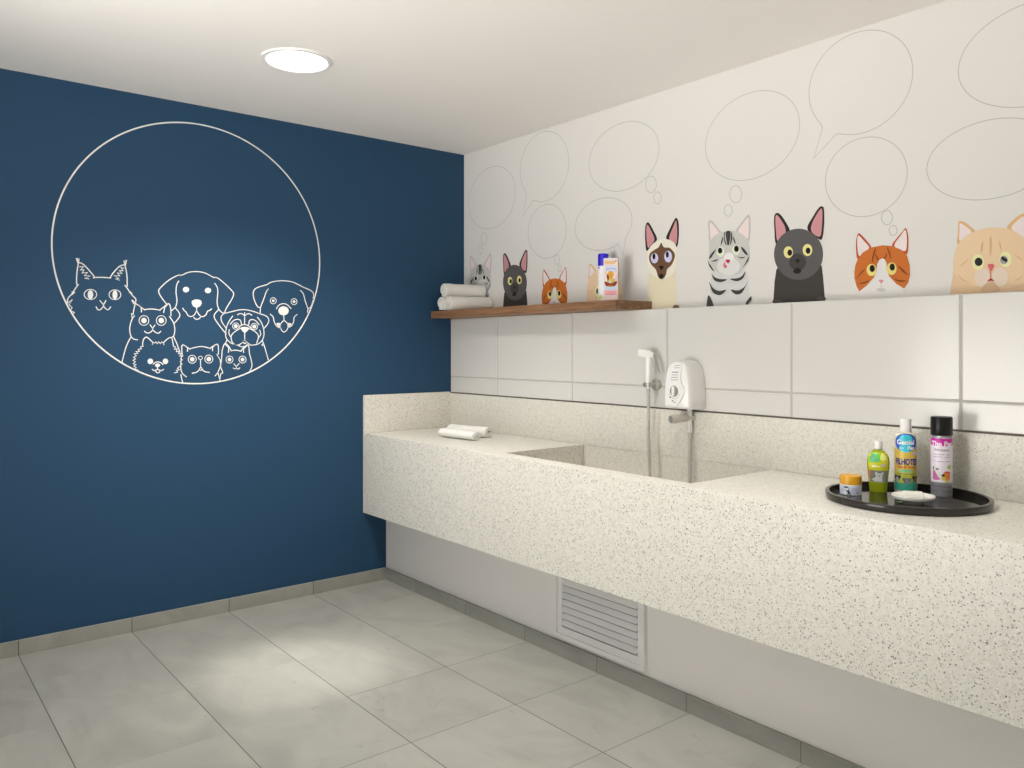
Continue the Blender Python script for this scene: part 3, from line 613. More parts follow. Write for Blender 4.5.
  ('stripe',(221,180,130),[(30893,17297),(30942,17187),(30984,16983),(30942,17021)],None,1),
  ('stripe',(221,180,130),[(29680,16495),(29809,16649),(29957,16760),(29829,16621)],None,1),
  ('stripe',(221,180,130),[(29579,16252),(29749,16067),(30037,15886),(29749,16016)],None,1),
  ('stripe',(221,180,130),[(31359,16783),(31495,16680),(31630,16538),(31484,16640)],None,1),
  ('stripe',(221,180,130),[(31359,15902),(31513,15974),(31630,16113),(31521,15940)],None,1),
  ('nose',(224,104,110),[(30565,16489),(30653,16515),(30753,16473),(30715,16351),(30653,16280),(30600,16360)],None,1),
  ('mouth',(214,120,110),[(30634,16294),(30657,16292),(30657,15998),(30634,16000)],None,0),
  ('mouth',(188,38,40),[(30546,15913),(30600,15989),(30653,16011),(30707,15986),(30760,15916),(30653,15948)],None,1),
 ],
 'siamese': [
  ('body',(229,219,187),[(15372,15520),(15372,16262),(15372,16899),(15563,17647),(17009,17531),(17125,16786),(17125,15520),(17149,15520)],None,0),
  ('ear',(38,33,33),[(15292,18406),(15191,18913),(15202,19601),(15337,19798),(15472,19714),(15720,19350),(15945,18902),(15611,18679)],None,1),
  ('inner_ear',(205,146,146),[(15387,18542),(15292,18902),(15272,19516),(15337,19684),(15522,19449),(15788,18926),(15571,18683)],'ear',1),
  ('ear',(38,33,33),[(17147,18415),(17267,18844),(17263,19505),(17147,19776),(17016,19726),(16734,19309),(16506,18881),(16866,18591)],None,1),
  ('inner_ear',(205,146,146),[(17123,18557),(17184,18926),(17156,19518),(17091,19658),(16922,19361),(16696,18897),(16913,18660)],'ear',1),
  ('head',(238,231,211),[(15372,18393),(15769,18716),(16256,18872),(16734,18791),(17071,18541),(17172,18132),(17125,17584),(16931,17168),(16416,16987),(15850,17107),(15480,17399),(15338,17855)],None,1),
  ('mask',(110,80,56),[(16216,18714),(16376,18479),(16734,18414),(17009,18147),(17032,17929),(16852,17606),(16584,17410),(16496,17137),(16336,16986),(16175,16978),(16013,17102),(15891,17432),(15604,17707),(15455,17973),(15505,18254),(15809,18415),(16054,18511)],None,1),
  ('eye',(212,209,234),[(16028,17986),(16017,17911),(15984,17844),(15934,17793),(15870,17763),(15798,17757),(15727,17775),(15662,17816),(15611,17876),(15578,17948),(15566,18027),(15578,18103),(15611,18170),(15662,18221),(15727,18250),(15798,18256),(15870,18237),(15934,18196),(15984,18136),(16017,18064)],None,1),
  ('eye',(212,209,234),[(16875,17987),(16864,17903),(16831,17829),(16780,17773),(16715,17740),(16644,17732),(16572,17752),(16507,17796),(16455,17862),(16421,17941),(16410,18028),(16421,18112),(16455,18186),(16507,18242),(16572,18276),(16644,18282),(16715,18262),(16780,18217),(16831,18152),(16864,18072)],None,1),
  ('pupil',(14,12,14),[(15857,18088),(15853,18042),(15840,18001),(15821,17969),(15796,17950),(15769,17945),(15741,17955),(15717,17978),(15697,18013),(15684,18057),(15680,18104),(15684,18150),(15697,18192),(15717,18223),(15741,18243),(15769,18247),(15796,18238),(15821,18214),(15840,18179),(15853,18135)],'eye0',1),
  ('pupil',(14,12,14),[(16682,18097),(16677,18051),(16665,18011),(16646,17980),(16623,17961),(16596,17956),(16570,17965),(16546,17988),(16527,18023),(16515,18066),(16510,18112),(16515,18158),(16527,18198),(16546,18229),(16570,18248),(16596,18253),(16623,18243),(16646,18220),(16665,18185),(16677,18143)],'eye1',1),
  ('nose',(14,12,12),[(16091,17597),(16232,17605),(16376,17575),(16319,17467),(16232,17395),(16140,17481)],None,1),
  ('mouth',(40,30,24),[(16078,17129),(16159,17198),(16224,17219),(16304,17182),(16368,17121),(16224,16975)],None,1),
  ('tail_tip',(112,92,62),[(17327,15550),(17317,15509),(17288,15472),(17244,15444),(17188,15427),(17125,15423),(17063,15432),(17007,15453),(16962,15485),(16933,15523),(16923,15566),(16933,15607),(16962,15644),(17007,15672),(17063,15689),(17125,15693),(17188,15684),(17244,15662),(17288,15631),(17317,15592)],None,1),
 ],
}
DRAWINGS = {
 'tufted_cat': [
  ('outline','line',[(-22453,15720),(-22401,15969),(-22253,16155),(-22141,16363),(-21991,16606)]),
  ('outline','line',[(-21991,16597),(-22052,16625),(-22060,16910),(-22036,17228),(-21995,17547)]),
  ('outline','line',[(-21995,17606),(-21898,17613),(-21755,17532),(-21530,17282),(-21315,16997),(-21353,16945)]),
  ('outline','line',[(-21353,16963),(-20990,16992),(-20611,16986)]),
  ('outline','line',[(-20645,16993),(-20505,17228),(-20270,17522),(-20098,17626),(-19977,17648)]),
  ('outline','line',[(-19994,17633),(-19933,17379),(-19894,17053),(-19890,16622)]),
  ('outline','line',[(-19985,16664),(-19838,16456),(-19685,16227),(-19509,16037),(-19509,15895)]),
  ('outline','line',[(-19785,16331),(-19685,16289),(-19742,16357)]),
  ('outline','zig',[(-19685,15959),(-19597,15797),(-19496,15886)]),
  ('outline','zig',[(-22261,16245),(-22133,16242),(-22229,16134)]),
  ('outline','zig',[(-22429,15721),(-22221,15909),(-22373,15664),(-22241,15525),(-22317,15396),(-22149,15302),(-22245,15209)]),
  ('ear_fur','zig',[(-21938,17438),(-21776,17439),(-21898,17282),(-21755,17304),(-21825,17150),(-21604,17186),(-21735,17033),(-21497,17032),(-21714,16906),(-21546,16888)]),
  ('ear_fur','zig',[(-20033,17481),(-20162,17505),(-20076,17361),(-20235,17361),(-20119,17228),(-20321,17239),(-20218,17105),(-20458,17106),(-20270,16986),(-20407,16946),(-20235,16904)]),
  ('ear_fur','zig',[(-22076,17813),(-21995,17570)]),
  ('ear_fur','zig',[(-22019,17817),(-21987,17571)]),
  ('ear_fur','zig',[(-21959,17799),(-21979,17571)]),
  ('ear_fur','zig',[(-20037,17832),(-19990,17610)]),
  ('ear_fur','zig',[(-19977,17864),(-19977,17611)]),
  ('ear_fur','zig',[(-19912,17878),(-19968,17611)]),
  ('eye0','closed',[(-21216,16177),(-21229,16102),(-21266,16034),(-21325,15979),(-21399,15943),(-21481,15928),(-21562,15936),(-21635,15967),(-21693,16017),(-21730,16082),(-21743,16154),(-21730,16228),(-21693,16296),(-21635,16351),(-21562,16388),(-21481,16403),(-21399,16395),(-21325,16365),(-21266,16315),(-21229,16250)]),
  ('eye0','fill',[(-21365,16161),(-21376,16069),(-21409,15995),(-21455,15953),(-21506,15951),(-21552,15989),(-21584,16061),(-21596,16152),(-21584,16243),(-21552,16317),(-21506,16360),(-21455,16362),(-21409,16324),(-21376,16252)]),
  ('eye1','closed',[(-20171,16207),(-20184,16134),(-20220,16068),(-20277,16014),(-20349,15978),(-20428,15964),(-20507,15972),(-20578,16002),(-20635,16051),(-20671,16114),(-20683,16185),(-20671,16257),(-20635,16324),(-20578,16377),(-20507,16414),(-20428,16429),(-20349,16421),(-20277,16391),(-20220,16342),(-20184,16279)]),
  ('eye1','fill',[(-20321,16196),(-20332,16103),(-20361,16027),(-20404,15984),(-20452,15982),(-20494,16022),(-20524,16095),(-20535,16187),(-20524,16280),(-20494,16356),(-20452,16399),(-20404,16401),(-20361,16362),(-20332,16288)]),
  ('nose','line',[(-21074,15893),(-20927,15705)]),
  ('nose','line',[(-20822,15902),(-20927,15705)]),
  ('mouth','line',[(-20927,15723),(-20936,15622),(-21041,15480),(-21157,15458),(-21241,15593)]),
  ('mouth','line',[(-20927,15659),(-20843,15532),(-20717,15476),(-20619,15609)]),
 ],
 'round_eyed_cat': [
  ('outline','line',[(-19646,15965),(-19531,15828),(-19346,15702),(-19098,15511)]),
  ('outline','line',[(-19124,15529),(-18766,15569),(-18380,15523)]),
  ('outline','line',[(-18412,15522),(-18220,15682),(-18036,15842),(-17944,15821),(-17888,15605),(-17875,15267)]),
  ('outline','line',[(-17944,15226),(-17758,14920),(-17693,14591),(-17735,14299),(-17851,14162)]),
  ('outline','line',[(-19523,15847),(-19584,15553),(-19619,15316)]),
  ('outline','zig',[(-19610,15269),(-19698,15323),(-19672,15126),(-19540,15224),(-19610,15137)]),
  ('outline','line',[(-19610,15175),(-19720,14914),(-19777,14560),(-19720,14232),(-19589,14091),(-19426,14059)]),
  ('outline','line',[(-19716,14208),(-19938,13714),(-20115,13004)]),
  ('outline','line',[(-17749,14226),(-17572,13813),(-17450,13448)]),
  ('outline','line',[(-19337,15702),(-19258,15587),(-19249,15411)]),
  ('outline','line',[(-18036,15818),(-18174,15645),(-18220,15412)]),
  ('eye0','closed',[(-18910,15002),(-18923,14920),(-18962,14848),(-19022,14793),(-19095,14764),(-19172,14762),(-19244,14789),(-19303,14841),(-19342,14911),(-19355,14992),(-19342,15073),(-19303,15145),(-19244,15200),(-19172,15230),(-19095,15232),(-19022,15205),(-18962,15154),(-18923,15083)]),
  ('eye0','fill',[(-19008,15000),(-19021,14942),(-19055,14894),(-19106,14868),(-19161,14867),(-19211,14891),(-19245,14937),(-19258,14994),(-19245,15052),(-19211,15099),(-19161,15126),(-19106,15127),(-19055,15103),(-19021,15057)]),
  ('eye1','closed',[(-18106,15019),(-18119,14936),(-18159,14863),(-18220,14808),(-18295,14778),(-18374,14777),(-18449,14804),(-18509,14856),(-18549,14928),(-18562,15009),(-18549,15092),(-18509,15165),(-18449,15220),(-18374,15250),(-18295,15252),(-18220,15225),(-18159,15173),(-18119,15101)]),
  ('eye1','fill',[(-18207,15017),(-18219,14958),(-18255,14911),(-18306,14883),(-18363,14882),(-18415,14907),(-18450,14953),(-18463,15011),(-18450,15070),(-18415,15118),(-18363,15145),(-18306,15146),(-18255,15121),(-18219,15075)]),
  ('nose','line',[(-18851,14788),(-18734,14623)]),
  ('nose','line',[(-18630,14783),(-18734,14623)]),
  ('mouth','line',[(-18734,14633),(-18743,14537),(-18856,14416),(-19004,14395),(-19102,14475)]),
  ('mouth','line',[(-18734,14551),(-18608,14434),(-18472,14387),(-18358,14480)]),
 ],
 'pomeranian': [
  ('outline','line',[(-19182,13738),(-19196,13857),(-19147,14085),(-19035,14190),(-18923,14129),(-18712,13925)]),
  ('outline','zig',[(-18748,13835),(-18721,13954),(-18653,13897),(-18585,13964),(-18517,13878),(-18449,13965),(-18380,13879),(-18312,13966),(-18230,13899),(-18211,13812)]),
  ('outline','line',[(-18230,13918),(-18083,14078),(-17921,14181),(-17828,14128),(-17782,13910),(-17749,13726)]),
  ('outline','zig',[(-17758,13740),(-17656,13716),(-17712,13595),(-17581,13619),(-17618,13473),(-17487,13497),(-17515,13375),(-17384,13399),(-17454,13253),(-17299,13266),(-17421,13131),(-17327,13071),(-17440,12975),(-17346,12861),(-17459,12741),(-17572,12645),(-17468,12570),(-17618,12548),(-17562,12450),(-17721,12419)]),
  ('outline','zig',[(-19169,13753),(-19293,13715),(-19249,13620),(-19399,13596),(-19337,13492),(-19496,13493),(-19413,13398),(-19575,13384),(-19479,13289),(-19610,13210),(-19509,13139),(-19628,13069),(-19523,12997),(-19619,12904),(-19496,12855),(-19597,12781),(-19479,12713),(-19553,12639),(-19399,12589)]),
  ('eye0','fill',[(-18716,13007),(-18726,12956),(-18753,12913),(-18794,12885),(-18842,12875),(-18891,12886),(-18931,12915),(-18959,12959),(-18968,13010),(-18959,13061),(-18931,13104),(-18891,13133),(-18842,13142),(-18794,13132),(-18753,13102),(-18726,13059)]),
  ('eye1','fill',[(-18009,13000),(-18019,12948),(-18047,12905),(-18088,12876),(-18138,12866),(-18187,12877),(-18229,12907),(-18256,12951),(-18266,13003),(-18256,13054),(-18229,13098),(-18187,13127),(-18138,13137),(-18088,13126),(-18047,13096),(-18019,13052)]),
  ('nose','line',[(-18707,12869),(-18617,12949),(-18494,12976),(-18358,12941),(-18257,12849)]),
  ('nose','fill',[(-18390,12812),(-18401,12772),(-18434,12741),(-18482,12724),(-18534,12725),(-18582,12743),(-18614,12775),(-18626,12815),(-18614,12854),(-18582,12886),(-18534,12903),(-18482,12902),(-18434,12884),(-18401,12852)]),
  ('mouth','line',[(-18508,12717),(-18508,12622)]),
  ('mouth','line',[(-18748,12616),(-18653,12552),(-18508,12607),(-18335,12546),(-18225,12607)]),
  ('mouth','line',[(-18585,12556),(-18562,12469),(-18485,12439),(-18417,12476),(-18394,12552)]),
 ],
 'floppy_eared_dog': [
  ('outline','line',[(-17509,17306),(-17368,17300),(-17060,17455),(-16677,17527),(-16290,17501),(-15996,17384),(-15784,17271)]),
  ('ear0','line',[(-17368,17305),(-17579,17268),(-17998,17003),(-18374,16622),(-18456,16450),(-18365,16214),(-18127,15886),(-18035,15812)]),
  ('ear0','line',[(-17504,17000),(-17603,16805),(-17635,16438),(-17589,16002),(-17663,15683)]),
  ('ear0','line',[(-17663,15693),(-17775,15578),(-17868,15497)]),
  ('ear1','line',[(-15798,17280),(-15575,17257),(-15199,16975),(-14829,16623),(-14752,16463),(-14844,16206),(-15123,15739),(-15234,15458)]),
  ('ear1','line',[(-15729,16983),(-15600,16779),(-15570,16529),(-15600,16176),(-15600,15925),(-15525,15676),(-15375,15505),(-15209,15454)]),
  ('neck_line','line',[(-17673,15668),(-17448,15295),(-17719,14890)]),
  ('throat_line','line',[(-15540,15626),(-15764,15288),(-15500,14832),(-15139,14389)]),
  ('eye0','fill',[(-17003,16599),(-17014,16545),(-17048,16499),(-17097,16467),(-17155,16454),(-17213,16462),(-17262,16490),(-17295,16533),(-17306,16585),(-17295,16638),(-17262,16684),(-17213,16716),(-17155,16729),(-17097,16721),(-17048,16694),(-17014,16651)]),
  ('eye1','fill',[(-15912,16604),(-15924,16550),(-15958,16503),(-16009,16471),(-16069,16457),(-16129,16465),(-16180,16493),(-16214,16537),(-16226,16590),(-16214,16644),(-16180,16690),(-16129,16723),(-16069,16736),(-16009,16729),(-15958,16701),(-15924,16657)]),
  ('nose','fill',[(-16879,15969),(-16797,16076),(-16629,16117),(-16455,16084),(-16382,15967),(-16455,15796),(-16629,15707),(-16802,15775)]),
  ('nose','line',[(-16639,15716),(-16629,15534)]),
  ('mouth','line',[(-16629,15568),(-16749,15333),(-16917,15245),(-17060,15305),(-17155,15469),(-17250,15550),(-17306,15651)]),
  ('mouth','line',[(-16629,15543),(-16484,15315),(-16338,15254),(-16167,15358),(-16094,15534),(-15971,15588),(-15892,15660)]),
  ('mouth','line',[(-16768,15199),(-16677,15122),(-16552,15125),(-16450,15207)]),
 ],
 'smiling_dog': [
  ('outline','line',[(-12976,17038),(-12732,17192),(-12350,17280),(-12020,17309),(-11573,17279),(-11235,17163),(-10893,17013)]),
  ('ear0','line',[(-12976,17049),(-13510,16856),(-13685,16677),(-13711,16444),(-13627,16137),(-13473,15852),(-13314,15816)]),
  ('ear0','line',[(-12884,16823),(-13003,16656),(-13164,16206),(-13308,15837),(-13335,15524)]),
  ('ear1','line',[(-10950,17032),(-10432,16840),(-10281,16640),(-10316,16422)]),
  ('ear1','line',[(-11064,16828),(-10893,16641),(-10778,16242),(-10629,15842),(-10652,15641)]),
  ('ear1','line',[(-10634,15847),(-10455,15940),(-10316,16313)]),
  ('eye0','closed',[(-12444,16207),(-12454,16151),(-12483,16100),(-12528,16062),(-12584,16041),(-12642,16039),(-12697,16056),(-12742,16091),(-12771,16139),(-12781,16194),(-12771,16250),(-12742,16300),(-12697,16338),(-12642,16360),(-12584,16362),(-12528,16345),(-12483,16310),(-12454,16262)]),
  ('eye0','fill',[(-12537,16203),(-12547,16166),(-12575,16138),(-12613,16127),(-12651,16135),(-12679,16161),(-12689,16198),(-12679,16235),(-12651,16263),(-12613,16274),(-12575,16266),(-12547,16240)]),
  ('eye1','closed',[(-11263,16203),(-11273,16145),(-11303,16094),(-11348,16056),(-11403,16034),(-11462,16032),(-11517,16050),(-11562,16085),(-11591,16134),(-11601,16190),(-11591,16247),(-11562,16298),(-11517,16336),(-11462,16358),(-11403,16361),(-11348,16343),(-11303,16308),(-11273,16259)]),
  ('eye1','fill',[(-11354,16199),(-11364,16161),(-11393,16133),(-11433,16122),(-11472,16130),(-11501,16156),(-11512,16193),(-11501,16231),(-11472,16260),(-11433,16271),(-11393,16263),(-11364,16236)]),
  ('nose','line',[(-12438,15775),(-12296,15975),(-12075,16062),(-11825,16017),(-11607,15812)]),
  ('nose','fill',[(-11741,15685),(-11756,15609),(-11798,15540),(-11863,15484),(-11945,15447),(-12036,15433),(-12127,15442),(-12208,15475),(-12273,15527),(-12314,15593),(-12328,15668),(-12314,15743),(-12273,15812),(-12208,15868),(-12127,15905),(-12036,15920),(-11945,15911),(-11863,15879),(-11798,15827),(-11756,15760)]),
  ('nose','line',[(-12020,15454),(-12008,15153)]),
  ('mouth','line',[(-12781,15471),(-12624,15334),(-12558,15072),(-12416,14838),(-12218,14747)]),
  ('mouth','line',[(-11258,15501),(-11427,15336),(-11461,15095),(-11585,14869),(-11769,14780)]),
  ('mouth','fill',[(-12438,14980),(-12229,15000),(-12196,14752),(-12328,14813)]),
  ('mouth','fill',[(-11797,15008),(-11573,14986),(-11685,14824),(-11797,14769)]),
  ('mouth','line',[(-12008,15163),(-12174,15001),(-12218,14815),(-12130,14605),(-12003,14528),(-11881,14598),(-11764,14823),(-11825,15008),(-12008,15163)]),
 ],
 'pug': [
  ('outline','line',[(-15284,15434),(-14828,15558),(-14469,15650),(-14107,15671),(-13687,15591),(-13358,15481)]),
  ('ear0','line',[(-15284,15434),(-15404,15254),(-15359,15003),(-15153,14694)]),
  ('ear1','line',[(-13380,15490),(-12994,15365),(-12859,15159),(-12940,14922),(-13134,14700)]),
  ('outline','line',[(-14803,15320),(-14981,15062),(-15107,14781),(-15173,14375),(-15107,14123),(-14879,13911),(-14613,13810)]),
  ('outline','line',[(-13481,15286),(-13289,15046),(-13155,14710),(-13129,14345),(-13236,14058),(-13475,13865),(-13845,13807)]),
  ('wrinkles','line',[(-14174,15515),(-14174,14899)]),
  ('wrinkles','line',[(-14552,15397),(-14392,15468),(-14237,15411),(-14174,15330)]),
  ('wrinkles','line',[(-13787,15392),(-13950,15470),(-14107,15404),(-14174,15330)]),
  ('wrinkles','line',[(-14925,14901),(-14751,15092),(-14546,15158),(-14392,15100),(-14340,14886)]),
  ('wrinkles','line',[(-13950,14893),(-13924,15084),(-13792,15164),(-13581,15107),(-13390,14904)]),
  ('wrinkles','line',[(-14981,14616),(-14996,14403),(-14904,14236)]),
  ('wrinkles','line',[(-13369,14613),(-13305,14396),(-13422,14197)]),
  ('eye0','closed',[(-14469,14807),(-14479,14749),(-14509,14698),(-14554,14660),(-14609,14639),(-14668,14638),(-14723,14657),(-14768,14694),(-14797,14744),(-14808,14801),(-14797,14859),(-14768,14910),(-14723,14948),(-14668,14969),(-14609,14970),(-14554,14951),(-14509,14915),(-14479,14864)]),
  ('eye0','fill',[(-14536,14806),(-14546,14761),(-14575,14725),(-14616,14705),(-14662,14704),(-14703,14723),(-14731,14758),(-14741,14802),(-14731,14847),(-14703,14883),(-14662,14903),(-14616,14904),(-14575,14885),(-14546,14850)]),
  ('eye1','closed',[(-13481,14798),(-13491,14739),(-13522,14688),(-13568,14649),(-13625,14628),(-13686,14627),(-13742,14646),(-13789,14683),(-13819,14734),(-13829,14792),(-13819,14851),(-13789,14902),(-13742,14941),(-13686,14963),(-13625,14964),(-13568,14945),(-13522,14907),(-13491,14857)]),
  ('eye1','fill',[(-13550,14797),(-13560,14752),(-13590,14715),(-13632,14695),(-13679,14694),(-13721,14713),(-13750,14749),(-13761,14793),(-13750,14838),(-13721,14875),(-13679,14896),(-13632,14896),(-13590,14877),(-13560,14842)]),
  ('nose','fill',[(-14376,14691),(-14299,14759),(-14044,14763),(-13939,14698),(-14028,14563),(-14159,14458),(-14288,14544)]),
  ('muzzle','line',[(-13950,14698),(-13634,14547),(-13428,14291),(-13528,13917)]),
  ('muzzle','line',[(-14392,14691),(-14726,14482),(-14884,14252),(-14828,13962),(-14716,13887)]),
  ('muzzle','line',[(-14480,14730),(-14314,14871),(-14054,14876),(-13834,14715)]),
  ('muzzle','line',[(-14169,14468),(-14169,14099)]),
  ('mouth','line',[(-14169,14104),(-14314,13924),(-14546,13806),(-14777,13871)]),
  ('mouth','line',[(-14169,14104),(-14002,13925),(-13834,13812)]),
  ('mouth','line',[(-14262,13975),(-14169,14058),(-14075,13966),(-14169,13894),(-14262,13975)]),
  ('mouth','line',[(-14495,13795),(-14340,13719),(-14211,13745)]),
  ('outline','line',[(-13209,14043),(-13075,13668),(-12892,13030)]),
  ('outline','zig',[(-13252,13814),(-13182,13902),(-13209,13772)]),
  ('outline','line',[(-15097,14083),(-15203,13860)]),
 ],
 'flat_faced_cat': [
  ('outline','line',[(-17340,13341),(-17358,13571),(-17344,13791),(-17221,13786),(-16955,13600)]),
  ('outline','line',[(-16984,13614),(-16696,13693),(-16358,13738),(-15942,13634)]),
  ('outline','line',[(-15976,13634),(-15769,13784),(-15580,13844),(-15535,13593),(-15545,13342)]),
  ('outline','zig',[(-15545,13352),(-15620,13332),(-15445,13029)]),
  ('outline','line',[(-15445,13050),(-15440,12747),(-15570,12413),(-15704,12230)]),
  ('outline','line',[(-17340,13351),(-17396,13058),(-17401,12619),(-17316,12373),(-17136,12212)]),
  ('outline','line',[(-17401,12326),(-17363,12130),(-17311,11923)]),
  ('outline','line',[(-17174,13752),(-17079,13644),(-17089,13497)]),
  ('outline','line',[(-15744,13784),(-15838,13669),(-15833,13524)]),
  ('eye0','closed',[(-16653,13091),(-16665,13021),(-16699,12961),(-16752,12916),(-16816,12893),(-16884,12894),(-16948,12919),(-17000,12964),(-17034,13025),(-17046,13094),(-17034,13163),(-17000,13223),(-16948,13268),(-16884,13291),(-16816,13291),(-16752,13267),(-16699,13221),(-16665,13160)]),
  ('eye0','fill',[(-16740,13091),(-16751,13042),(-16781,13003),(-16825,12982),(-16874,12982),(-16919,13004),(-16949,13044),(-16960,13093),(-16949,13142),(-16919,13181),(-16874,13203),(-16825,13203),(-16781,13180),(-16751,13141)]),
  ('eye1','closed',[(-15823,13093),(-15835,13023),(-15871,12962),(-15924,12917),(-15990,12893),(-16060,12894),(-16126,12919),(-16179,12965),(-16214,13027),(-16226,13097),(-16214,13166),(-16179,13227),(-16126,13273),(-16060,13297),(-15990,13296),(-15924,13271),(-15871,13225),(-15835,13163)]),
  ('eye1','fill',[(-15912,13094),(-15923,13044),(-15955,13004),(-16000,12983),(-16050,12983),(-16096,13006),(-16127,13046),(-16138,13096),(-16127,13145),(-16096,13185),(-16050,13207),(-16000,13207),(-15955,13184),(-15923,13144)]),
  ('nose','closed',[(-16348,13157),(-16358,13121),(-16385,13092),(-16424,13076),(-16467,13076),(-16506,13093),(-16532,13122),(-16542,13159),(-16532,13195),(-16506,13224),(-16467,13240),(-16424,13240),(-16385,13224),(-16358,13194)]),
  ('nose','line',[(-16445,13079),(-16431,12692)]),
  ('mouth','line',[(-16431,12702),(-16600,12457),(-16850,12388)]),
  ('mouth','line',[(-16431,12702),(-16260,12476),(-16006,12416)]),
  ('mouth','line',[(-16508,12579),(-16416,12523),(-16353,12601)]),
 ],
 'kitten': [
  ('outline','line',[(-15425,12727),(-15370,13190),(-15345,13543),(-15244,13845),(-15159,13896),(-15017,13755),(-14865,13511)]),
  ('outline','line',[(-14905,13522),(-14609,13541),(-14352,13490)]),
  ('outline','line',[(-14393,13490),(-14154,13746),(-13982,13828),(-13935,13592),(-13909,13334),(-13830,13076),(-13778,12714),(-13893,12442)]),
  ('outline','line',[(-15189,13846),(-15017,13669),(-15027,13431)]),
  ('outline','line',[(-14040,13787),(-14222,13618),(-14227,13428)]),
  ('outline','line',[(-15435,12697),(-15320,12383),(-15420,12324),(-15470,11993)]),
  ('outline','line',[(-15570,12413),(-15495,12135),(-15460,11993)]),
  ('eye0','closed',[(-14783,13059),(-14794,12996),(-14826,12941),(-14875,12901),(-14935,12880),(-14998,12881),(-15058,12903),(-15106,12944),(-15138,13000),(-15149,13062),(-15138,13124),(-15106,13179),(-15058,13219),(-14998,13240),(-14935,13240),(-14875,13218),(-14826,13177),(-14794,13121)]),
  ('eye0','fill',[(-14870,13059),(-14879,13018),(-14906,12984),(-14945,12966),(-14988,12967),(-15026,12986),(-15053,13019),(-15063,13061),(-15053,13103),(-15026,13136),(-14988,13154),(-14945,13154),(-14906,13135),(-14879,13101)]),
  ('eye1','closed',[(-14097,13052),(-14108,12989),(-14141,12934),(-14191,12893),(-14252,12872),(-14317,12873),(-14377,12895),(-14427,12937),(-14459,12993),(-14470,13056),(-14459,13119),(-14427,13174),(-14377,13214),(-14317,13236),(-14252,13235),(-14191,13213),(-14141,13172),(-14108,13116)]),
  ('eye1','fill',[(-14186,13053),(-14195,13011),(-14223,12977),(-14262,12959),(-14306,12959),(-14346,12979),(-14373,13013),(-14383,13055),(-14373,13097),(-14346,13131),(-14306,13149),(-14262,13149),(-14223,13130),(-14195,13096)]),
  ('nose','line',[(-14742,12834),(-14609,12695)]),
  ('nose','line',[(-14475,12841),(-14609,12695)]),
  ('mouth','line',[(-14609,12715),(-14609,12593)]),
  ('mouth','line',[(-14604,12603),(-14686,12574),(-14773,12621)]),
  ('mouth','line',[(-14604,12603),(-14506,12561),(-14439,12616)]),
 ],
}

fr_right = lambda u, v, h: Vector((-h, -u, v))
fr_left = lambda u, v, h: Vector((u, -h, v))
SC = 1e-4
_mats = {}
def paint_mat(c):
    if c not in _mats: _mats[c] = mat('print_%02x%02x%02x' % c, paint(c), 0.6, spec=0.2)
    return _mats[c]
def local(fr, o):
    return lambda u, v, h: fr(u, v, h)-Vector(o)

LSTEP = 0.00025
def build_cat(kind, label, du=0.0, umin=0.005):
    L = CATS[kind]
    body = [p for part in L if part[0] == 'body' for p in part[2]]
    uc = sum(p[0] for p in body)/len(body)*SC+du
    org = (0.0, -uc, 1.552)
    t = thing('cat_decal', label, 'wall decal', org, 0, 'cats along the white wall')
    fr = local(fr_right, org)
    made = {}
    counts = {}
    h = 0.0002; last = None
    groups = {}
    order = []
    for part, c, P, parent, sm in L:
        key = None
        pts = [(u*SC+du, v*SC) for u, v in P]
        if sm: pts = catmull(pts, 4, True)
        pts = [(u, max(v, 1.5495)) for u, v in pts]
        if key and key in groups:
            prism(groups[key][0], pts, 0.00005, groups[key][1], fr); continue
        bm = bmesh.new(); h += LSTEP if not (part == 'stripe' and last == 'stripe') else 0; last = part
        prism(bm, pts, max(0.00005, h-2*LSTEP), h, fr)
        if key: groups[key] = (bm, h)
        order.append((part, bm, c, parent))
    n = {'eye': 0, 'ear': 0}
    last_ear = None
    for part, bm, c, parent in order:
        par = t
        if parent == 'ear': par = last_ear
        elif parent and parent.startswith('eye'): par = made.get(parent, t)
        o = obj(part, bm, paint_mat(tuple(c)), par)
        if part == 'eye': made['eye%d' % n['eye']] = o; n['eye'] += 1
        if part == 'ear': last_ear = o
    return t
PITCH = 1.831
build_cat('tabby', 'small grey striped tabby cat on the wall behind the rolled towels on the shelf', -PITCH)
build_cat('black', 'black cat with yellow eyes on the wall above the wooden shelf', -PITCH)
build_cat('orange', 'orange cat peeking above the wooden shelf, next to the blue-capped bottle', -PITCH)
build_cat('peach', 'peach cat on the wall mostly hidden behind the bottle and carton on the shelf', -PITCH)
build_cat('siamese', 'cream cat with brown face and lilac eyes just right of the shelf end')
build_cat('tabby', 'grey striped tabby cat with a pink tongue, right of the cream cat')
build_cat('black', 'black cat with yellow eyes on the wall above the tiles, right of the water heater')
build_cat('orange', 'orange and white cat on the wall above the tiles, right of the big black cat')
build_cat('peach', 'wide peach cat with a red nose at the far right end of the wall')

def build_bubble(kind, label, du=0.0):
    body, dots = BUBBLES[kind]
    P = [(u*SC+du, v*SC) for u, v in body]
    uc = sum(p[0] for p in P)/len(P); vc = sum(p[1] for p in P)/len(P)
    org = (0.0, -uc, vc); fr = local(fr_right, org)
    if dots:
        t = thing('thought_bubble', label, 'wall drawing', org, 0, 'thought bubbles above the cats')
        obj('bubble_outline', ribbon(bmesh.new(), P, BUBW, 0.00005, 0.0003, fr, True), M_LINE, t)
        for d in dots:
            Q = [(u*SC+du, v*SC) for u, v in d]
            obj('bubble_dot', ribbon(bmesh.new(), Q, BUBW, 0.00005, 0.0003, fr, True), M_LINE, t)
    else:
        bm = ribbon(bmesh.new(), P, BUBW, 0.00005, 0.0003, fr, True)
        t = obj('speech_bubble', bm, M_LINE); t.location = org
        tag(t, label, 'wall drawing', 'speech bubbles above the cats')
    return t
